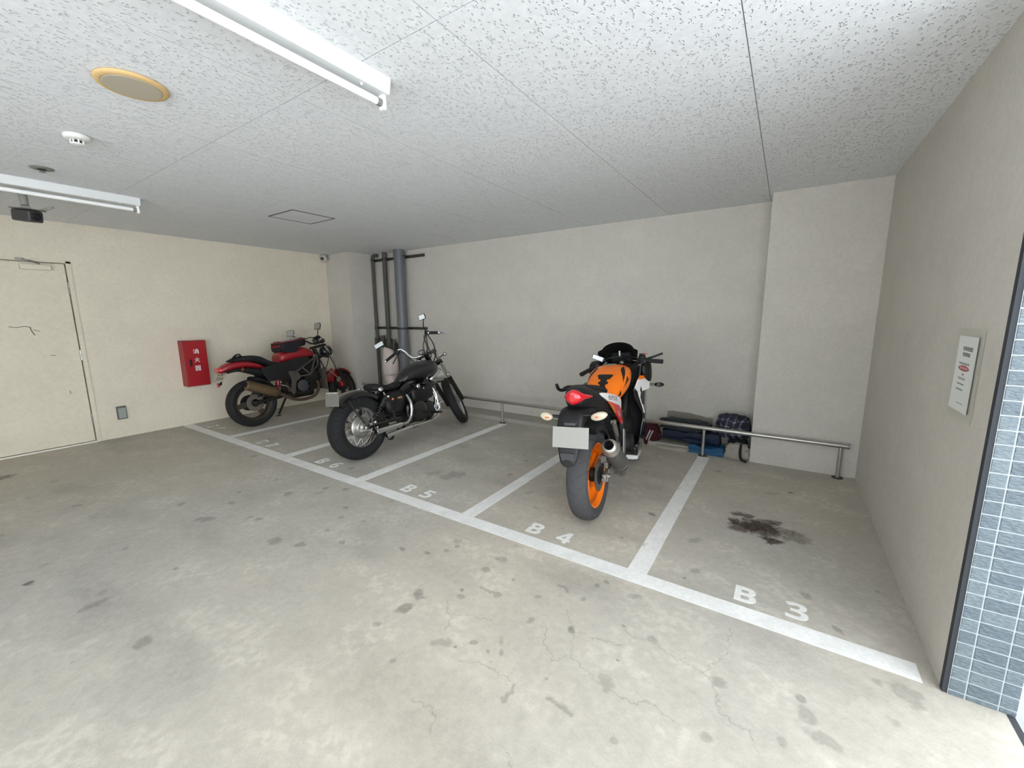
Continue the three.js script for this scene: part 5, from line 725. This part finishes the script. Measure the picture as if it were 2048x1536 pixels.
// ======================================================= red naked bike with tank bag
{
  const t = motorcycle('motorcycle', 'red naked motorcycle with trellis frame parked beside the red cabinet', -5.752, -2.535, -3, 6);
  const S = steerer(1.03, 0.93, 25, 20);
  const bronze = std({ color: 0x4d443b, roughness: 0.55, metalness: 0.5 });
  const tr = part(t, 'tire', tyreGeo(0, 0.31, 0.31, 0.142, 0.216), B.rubber, 'wide rear tyre');
  part(tr, 'rim', castRim(0, 0.31, 0.218, 0.142), bronze, 'dull bronze rim');
  for (const g of spokesCast(0, 0.31, 0.218, 3, 0.035, 0.026, 0.016, 1.2)) part(tr, 'spoke', g, bronze);
  part(tr, 'brake_disc', disc(0, 0.31, 0.08, 0.11, 0.05), std({ color: 0x7d766c, roughness: 0.5, metalness: 0.7 })); part(tr, 'hub', spin([[0, -0.07], [0.045, -0.07], [0.05, 0.06], [0.03, 0.085], [0, 0.09]], [0, 0.31, 0], [0, 0, 1], 28), B.darkMetal);
  const tf = part(t, 'tire', S(tyreGeo(1.405, 0.298, 0.298, 0.112, 0.216)), B.rubber, 'front tyre');
  part(tf, 'rim', S(castRim(1.405, 0.298, 0.218, 0.112)), bronze, 'dull bronze rim'); for (const g of spokesCast(1.405, 0.298, 0.218, 3, 0.035, 0.026, 0.014, 0.4)) part(tf, 'spoke', S(g), bronze);
  part(tf, 'brake_disc', S(disc(1.405, 0.298, 0.066, 0.148, 0.08)), std({ color: 0x4a4744, roughness: 0.5, metalness: 0.7 })); part(tf, 'hub', S(spin([[0, -0.05], [0.035, -0.05], [0.035, 0.075], [0, 0.08]], [1.405, 0.298, 0], [0, 0, 1], 24)), B.darkMetal);
  part(t, 'front_caliper', S([rbox(0.07, 0.09, 0.05, 0.012, 1.30, 0.36, 0.09)]), B.red, 'red front brake caliper');
  part(t, 'swing_arm', [rod([0.5, 0.36, 0.11], [0, 0.31, 0.118], 0.026), rod([0.5, 0.36, -0.11], [0, 0.31, -0.118], 0.026), rod([0.42, 0.35, -0.11], [0.42, 0.35, 0.11], 0.03), rbox(0.09, 0.05, 0.03, 0.006, 0, 0.31, 0.118)], std({ color: 0x2b2927, roughness: 0.6, metalness: 0.5 }), 'dark swing arm');
  part(t, 'chain', [spin([[0.03, -0.004], [0.1, -0.004], [0.1, 0.004], [0.03, 0.004]], [0, 0.31, -0.098], [0, 0, 1], 36), rod([0, 0.405, -0.098], [0.48, 0.40, -0.098], 0.009), rod([0, 0.215, -0.098], [0.48, 0.33, -0.098], 0.009)], B.darkMetal);
  part(t, 'rear_caliper', [rbox(0.07, 0.05, 0.05, 0.01, 0.07, 0.405, 0.09)], B.darkMetal);
  part(t, 'inner_fender', sweepArc(fenderProfile(0.08, 0.05, 0.005), 0, 0.31, 0.345, 0.35, 1.5), B.matte);
  // tail and seat
  const tail = part(t, 'tail_cowl', hull([[-0.335, 0.755, 0.80, 0.045, 2.6], [-0.30, 0.745, 0.825, 0.075, 2.6], [-0.2, 0.765, 0.865, 0.10, 2.6], [-0.05, 0.775, 0.872, 0.115, 2.6], [0.1, 0.755, 0.825, 0.12, 2.6], [0.17, 0.735, 0.775, 0.11, 2.6]], 28, 5), B.red, 'red tail cowl');
  part(tail, 'tail_light', hull([[-0.352, 0.752, 0.795, 0.03, 2.4], [-0.345, 0.742, 0.81, 0.06, 2.4], [-0.315, 0.738, 0.815, 0.078, 2.4]], 22, 3), B.tail, 'red tail light');
  part(t, 'undertail', hull([[-0.27, 0.72, 0.765, 0.06, 2.6], [-0.1, 0.735, 0.785, 0.09, 2.6], [0.06, 0.68, 0.765, 0.10, 2.6], [0.2, 0.63, 0.74, 0.10, 2.6]], 22, 4), B.matte);
  part(t, 'seat', hull([[-0.20, 0.868, 0.89, 0.06, 2.6], [-0.12, 0.855, 0.917, 0.10, 2.6], [0.02, 0.85, 0.932, 0.12, 2.6], [0.15, 0.82, 0.912, 0.13, 2.6], [0.26, 0.77, 0.845, 0.13, 2.6], [0.40, 0.745, 0.80, 0.125, 2.6], [0.52, 0.745, 0.80, 0.10, 2.6]], 28, 5), B.seat, 'stepped black seat');
  part(t, 'grab_strap', [tube([[-0.10, 0.915, 0.09], [-0.08, 0.945, 0.06], [-0.07, 0.955, 0.0], [-0.08, 0.945, -0.06], [-0.10, 0.915, -0.09]], 0.01), tube([[-0.22, 0.87, 0.08], [-0.16, 0.91, 0.05], [-0.05, 0.925, 0.04]], 0.014)], B.matte, 'black tie-down straps on the seat');
  for (const s of [1, -1]) { const g = plate([[0.12, 0.745], [0.2, 0.765], [0.30, 0.79], [0.42, 0.80], [0.55, 0.82], [0.68, 0.848], [0.76, 0.845], [0.82, 0.815], [0.68, 0.722], [0.56, 0.655], [0.46, 0.64], [0.38, 0.60], [0.30, 0.57], [0.2, 0.565], [0.165, 0.62], [0.14, 0.69]], 0.118, 0.136, 0.005); if (s < 0) g.translate(0, 0, -0.254); part(t, 'side_cover', g, std({ color: 0x0b0b0c, roughness: 0.6 }), 'black side cover'); }
  // tank
  part(t, 'fuel_tank', hull([[0.40, 0.80, 0.90, 0.10, 2.6], [0.43, 0.79, 0.94, 0.13, 2.6], [0.53, 0.80, 0.98, 0.15, 2.5], [0.68, 0.81, 0.995, 0.158, 2.5], [0.82, 0.825, 0.98, 0.14, 2.5], [0.92, 0.84, 0.925, 0.09, 2.4]], 34, 5), B.red, 'glossy red fuel tank');
  // trellis frame
  const fr = std({ color: 0x5a544c, roughness: 0.5, metalness: 0.4 });
  for (const s of [1, -1]) {
    const z = 0.142 * s, f = part(t, 'frame', [rod([0.945, 0.835, 0.09 * s], [0.545, 0.632, z], 0.0145), rod([0.93, 0.83, 0.1 * s], [0.785, 0.59, z], 0.012), rod([0.672, 0.70, z], [0.785, 0.59, z], 0.011), rod([0.955, 0.715, 0.09 * s], [0.785, 0.59, z], 0.012), rod([0.785, 0.59, z], [0.6, 0.575, z], 0.013), rod([0.98, 0.86, 0.06 * s], [0.955, 0.715, 0.09 * s], 0.014)], fr, 'dull bronze trellis tubes');
    part(f, 'pivot_plate', plate(smoothPts([[0.47, 0.655], [0.56, 0.655], [0.62, 0.60], [0.61, 0.55], [0.56, 0.52], [0.53, 0.42], [0.52, 0.36], [0.48, 0.36], [0.49, 0.48], [0.50, 0.57]], 40), s > 0 ? 0.13 : -0.15, s > 0 ? 0.15 : -0.13, 0.004), fr);
  }
  part(t, 'airbox', [rbox(0.34, 0.2, 0.2, 0.03, 0.74, 0.70, 0), rbox(0.12, 0.2, 0.14, 0.03, 0.97, 0.74, 0)], B.matte, 'black airbox inside the frame');
  part(t, 'head_tube', [rod([0.985, 0.96, 0], [1.06, 0.80, 0], 0.03)], B.darkMetal);
  // engine
  const en = part(t, 'engine', [rbox(0.36, 0.24, 0.24, 0.05, 0.66, 0.40, 0), rod([0.64, 0.44, 0.1], [0.64, 0.44, 0.16], 0.098, 0.09, 32), rod([0.79, 0.41, 0.1], [0.79, 0.41, 0.145], 0.06, 0.055, 28)], std({ color: 0x1f1d1c, roughness: 0.5, metalness: 0.4 }), 'dark V twin engine');
  part(en, 'clutch_cover', spin([[0, 0.172], [0.055, 0.172], [0.075, 0.166], [0.088, 0.156]], [0.64, 0.44, 0], [0, 0, 1], 34), B.grey);
  part(en, 'cylinder', [(() => { const g = rbox(0.16, 0.24, 0.19, 0.02); g.rotateZ(0.35); g.translate(0.575, 0.60, 0); return g; })()], B.satin); part(en, 'cylinder', [(() => { const g = rbox(0.24, 0.16, 0.19, 0.02); g.rotateZ(0.35); g.translate(0.85, 0.54, 0); return g; })()], B.satin);
  part(t, 'radiator', [rbox(0.05, 0.30, 0.30, 0.01, 1.0, 0.5, 0), rbox(0.03, 0.33, 0.05, 0.01, 0.995, 0.5, 0.165)], std({ color: 0x4e463d, roughness: 0.7, metalness: 0.3 }), 'dusty radiator');
  part(t, 'rear_shock', [rod([0.36, 0.42, 0], [0.42, 0.72, 0], 0.018), spring([0.37, 0.47, 0], [0.41, 0.68, 0], 0.035, 8, 0.007)], B.red);
  part(t, 'battery_hose', [tube([[0.33, 0.50, 0.12], [0.40, 0.47, 0.15], [0.46, 0.42, 0.14], [0.48, 0.34, 0.12]], 0.006), ball(0.345, 0.53, 0.12, 0.018), ball(0.47, 0.36, 0.16, 0.009)], B.alloy);
  part(t, 'brake_reservoir', [rod([0.31, 0.50, 0.12], [0.31, 0.56, 0.12], 0.022)], B.red, 'red reservoir');
  // exhaust
  const a = [-0.135, 0.563, 0.2], b = [0.245, 0.40, 0.2], d = V(b[0] - a[0], b[1] - a[1], 0), L = d.length(), grime = std({ color: 0x7c6c57, roughness: 0.55, metalness: 0.5, map: dataTex(128, 128, (i, j) => { const v = 0.7 + 0.6 * fbm(i / 9, j / 24, 4); return [215 * v, 205 * v, 190 * v]; }) });
  const mf = part(t, 'muffler', spin([[0.03, -0.004], [0.058, 0.0], [0.066, 0.02], [0.066, L - 0.07], [0.058, L - 0.02], [0.028, L + 0.03], [0, L + 0.03]], a, [d.x, d.y, 0], 36), grime, 'tarnished oval muffler'); mf.scale.set(1, 1, 1);
  part(mf, 'muffler_bore', spin([[0, -0.003], [0.028, -0.003], [0.028, -0.012], [0.03, -0.012], [0.03, 0.003], [0, 0.003]], a, [d.x, d.y, 0], 24), B.darkMetal);
  part(t, 'exhaust_pipe', [tube([[0.25, 0.40, 0.2], [0.36, 0.33, 0.19], [0.5, 0.265, 0.165], [0.68, 0.245, 0.13], [0.86, 0.28, 0.08], [0.95, 0.40, 0.04], [0.93, 0.52, 0.02]], 0.022), tube([[0.36, 0.33, 0.18], [0.46, 0.36, 0.1], [0.5, 0.5, 0.02]], 0.02)], std({ color: 0x6d5f50, roughness: 0.55, metalness: 0.6 }), 'tarnished exhaust pipe');
  part(t, 'foot_peg', [rod([0.40, 0.36, 0.15], [0.395, 0.36, 0.26], 0.012)], B.satin); part(t, 'pillion_peg', rod([0.235, 0.47, 0.15], [0.23, 0.50, 0.2], 0.012), B.satin);
  part(t, 'side_stand', [rod([0.52, 0.30, -0.11], [0.47, 0.06, -0.27], 0.015), rbox(0.06, 0.01, 0.05, 0.003, 0.465, 0.037, -0.28)], B.satin);
  // number plate, reflector, indicators
  const pl = numberPlate(t, -0.315, 0.688, 0.0, 0.22, 0.12, -0.5, std({ color: 0xb0aa98, roughness: 0.6 }));
  part(pl, 'embossed_marks', [[-0.07, 0.028, 0.05, 0.02], [0.02, 0.028, 0.06, 0.02], [-0.075, -0.018, 0.03, 0.042], [-0.03, -0.018, 0.028, 0.042], [0.018, -0.018, 0.028, 0.042], [0.064, -0.018, 0.028, 0.042]].map(([z, y, w, h]) => { const g = rbox(0.002, h, w, 0.0005, -0.003, y, z); g.rotateZ(-0.5); g.translate(-0.315, 0.688, 0); return g; }), std({ color: 0x77735f, roughness: 0.7 }), 'worn embossed markings');
  part(t, 'plate_bracket', [rod([-0.28, 0.74, 0], [-0.33, 0.60, 0], 0.012), rbox(0.03, 0.03, 0.07, 0.006, -0.345, 0.605, 0)], B.matte); part(t, 'reflector', rod([-0.365, 0.592, 0], [-0.35, 0.592, 0], 0.024), B.tail, 'round red reflector');
  for (const s of [1, -1]) { const q = part(t, 'rear_indicator', [ball(-0.12, 0.762, 0.15 * s, 0.026, 0.8, 1, 1)], std({ color: 0x5e2318, roughness: 0.3 }), 'dull red indicator'); part(q, 'stalk', rod([-0.12, 0.762, 0.13 * s], [-0.11, 0.765, 0.08 * s], 0.009), B.matte); }
  // front end
  for (const s of [1, -1]) { const f = part(t, 'fork_leg', S([rod([1.27, 0.60, 0.1 * s], [1.395, 0.30, 0.1 * s], 0.03)]), B.satin, 'black fork slider'); part(f, 'stanchion', S([rod([1.27, 0.60, 0.1 * s], [1.095, 0.995, 0.1 * s], 0.0205)]), B.chrome, 'chrome fork tube'); }
  part(t, 'triple_clamp', S([rbox(0.08, 0.03, 0.25, 0.01, 1.08, 0.985, 0), rbox(0.08, 0.03, 0.25, 0.01, 1.15, 0.835, 0)]), B.darkMetal);
  part(t, 'front_fender', S([sweepArc(fenderProfile(0.066, 0.045, 0.004), 1.405, 0.298, 0.325, 0.75, 2.75, 30), ...[1, -1].map((s) => plate([[1.26, 0.60], [1.36, 0.645], [1.35, 0.53], [1.22, 0.47], [1.16, 0.50]], s > 0 ? 0.063 : -0.069, s > 0 ? 0.069 : -0.063, 0.002))]), B.red, 'red front mudguard');
  const hl = part(t, 'headlight', S([spin([[0, 0], [0.05, 0.01], [0.085, 0.05], [0.095, 0.11], [0.095, 0.125], [0, 0.125]], [1.14, 0.905, 0], [1, -0.05, 0], 36)]), B.black, 'round black headlight'); part(hl, 'lens', S([spin([[0, 0.145], [0.06, 0.14], [0.088, 0.124]], [1.14, 0.905, 0], [1, -0.05, 0], 32)]), B.clear);
  part(t, 'gauge', S([spin([[0, 0], [0.035, 0.004], [0.045, 0.03], [0.045, 0.05], [0, 0.05]], [1.15, 1.03, 0.05], [-0.4, 1, 0], 28)]), B.black); part(t, 'gauge', S([spin([[0, 0], [0.035, 0.004], [0.045, 0.03], [0.045, 0.05], [0, 0.05]], [1.15, 1.03, -0.05], [-0.4, 1, 0], 28)]), B.black);
  const hb = part(t, 'handlebar', [tube([[0.93, 1.12, -0.33], [0.965, 1.10, -0.2], [1.02, 1.04, -0.1], [1.03, 1.025, 0.0], [1.01, 1.04, 0.09], [0.915, 1.095, 0.2], [0.80, 1.065, 0.31]], 0.0125, 70)], B.satin);
  part(hb, 'grip', rod([0.87, 1.085, 0.25], [0.785, 1.058, 0.325], 0.018), B.rubber); part(hb, 'grip', rod([0.955, 1.108, -0.24], [0.925, 1.122, -0.345], 0.018), B.rubber);
  part(hb, 'switch_housing', [rbox(0.06, 0.055, 0.06, 0.014, 0.895, 1.09, 0.225), rbox(0.05, 0.05, 0.05, 0.012, 0.95, 1.11, 0.2)], B.satin); part(hb, 'switch_housing', rbox(0.05, 0.05, 0.05, 0.012, 0.965, 1.11, -0.22), B.satin);
  part(hb, 'lever', [tube([[0.95, 1.10, 0.22], [0.90, 1.085, 0.30], [0.83, 1.06, 0.36]], 0.007)], B.satin); part(hb, 'lever', tube([[1.0, 1.115, -0.22], [0.99, 1.135, -0.30], [0.95, 1.15, -0.36]], 0.007), B.satin);
  part(t, 'control_cables', [tube([[0.93, 1.09, 0.2], [1.03, 1.12, 0.14], [1.1, 1.06, 0.08], [1.1, 0.9, 0.05]], 0.006), tube([[0.96, 1.1, -0.2], [1.06, 1.13, -0.12], [1.13, 1.05, -0.06], [1.12, 0.9, -0.04]], 0.006), tube([[1.09, 0.94, 0.08], [1.14, 0.84, 0.11], [1.10, 0.72, 0.12], [1.05, 0.6, 0.1]], 0.006)], B.satin);
  part(t, 'brake_line', tube([[1.09, 0.64, 0.13], [1.12, 0.585, 0.14], [1.2, 0.50, 0.15], [1.24, 0.43, 0.14]], 0.006), B.alloy, 'bright brake line');
  const mir = (p, ry, stem) => { const f = (g) => { g.rotateY(ry); g.translate(...p); return g; }, w = 0.10, h = 0.085; const sh = new THREE.Shape([[-0.05, -0.036], [0.03, -0.042], [0.05, 0.02], [0.042, 0.042], [-0.04, 0.036]].map(([x, y]) => new THREE.Vector2(x, y))); const g = new THREE.ExtrudeGeometry(sh, { depth: 0.008, bevelEnabled: true, bevelSize: 0.006, bevelThickness: 0.004, bevelSegments: 2 }); g.rotateY(-Math.PI / 2); const m = part(t, 'mirror', f(g), B.satin, 'black framed mirror'); const q = new THREE.ShapeGeometry(sh); q.rotateY(-Math.PI / 2); q.translate(-0.0125, 0, 0); part(m, 'mirror_glass', f(q), std({ color: 0x8f8c82, roughness: 0.3 })); part(m, 'mirror_stem', tube(stem, 0.006), B.satin); };  // flat grey glass: the reflected wall is painted into its colour
  mir([0.91, 1.262, 0.29], 0.35, [[0.91, 1.225, 0.29], [0.915, 1.17, 0.26], [0.93, 1.11, 0.215]]);
  mir([0.87, 1.215, -0.33], 0.75, [[0.88, 1.175, -0.33], [0.92, 1.15, -0.28], [0.965, 1.125, -0.22]]);
  part(t, 'front_indicator', S([ball(1.13, 0.86, 0.17, 0.026, 0.8, 1, 1), rod([1.13, 0.86, 0.15], [1.12, 0.87, 0.11], 0.008)]), B.black, 'dark front indicator');
  // tank bag, strapped on: a thing of its own
  const g = thing('tank_bag', 'black tank bag with red piping strapped on the red motorcycle', 'bag'); g.rotation.order = 'YXZ'; g.rotation.copy(t.rotation); g.position.copy(t.position);
  const cloth = std({ color: 0x17161a, roughness: 0.85 }), rd = std({ color: 0x7e1220, roughness: 0.7 });
  part(g, 'bag_body', hull([[0.425, 0.955, 1.06, 0.12, 4], [0.46, 0.94, 1.085, 0.148, 4], [0.6, 0.97, 1.10, 0.15, 4], [0.76, 1.0, 1.125, 0.135, 4], [0.80, 1.01, 1.115, 0.11, 4]], 32, 4), cloth, 'black fabric body');
  part(g, 'piping', [hull([[0.425, 1.058, 1.073, 0.118, 6], [0.46, 1.06, 1.076, 0.142, 6], [0.6, 1.074, 1.09, 0.15, 6], [0.76, 1.098, 1.114, 0.14, 6], [0.808, 1.10, 1.114, 0.115, 6]], 32, 4), hull([[0.422, 1.005, 1.035, 0.114, 5], [0.46, 1.0, 1.04, 0.138, 5], [0.52, 1.01, 1.042, 0.144, 5], [0.56, 1.015, 1.035, 0.14, 5]], 32, 4)], rd, 'red piping');
  part(g, 'map_window', hull([[0.45, 1.068, 1.092, 0.10, 4], [0.49, 1.074, 1.102, 0.12, 4], [0.6, 1.085, 1.112, 0.125, 4], [0.74, 1.112, 1.136, 0.115, 4], [0.77, 1.11, 1.13, 0.09, 4]], 28, 4), phy({ color: 0x8a8884, roughness: 0.2, clearcoat: 1 }), 'grey map window');
  part(g, 'side_flap', plate(smoothPts([[0.42, 0.985], [0.53, 1.0], [0.64, 1.0], [0.64, 0.955], [0.6, 0.925], [0.5, 0.93], [0.43, 0.935]], 36), 0.146, 0.162, 0.005), cloth);
}
shadows(scene);
renderer.render(scene, camera);
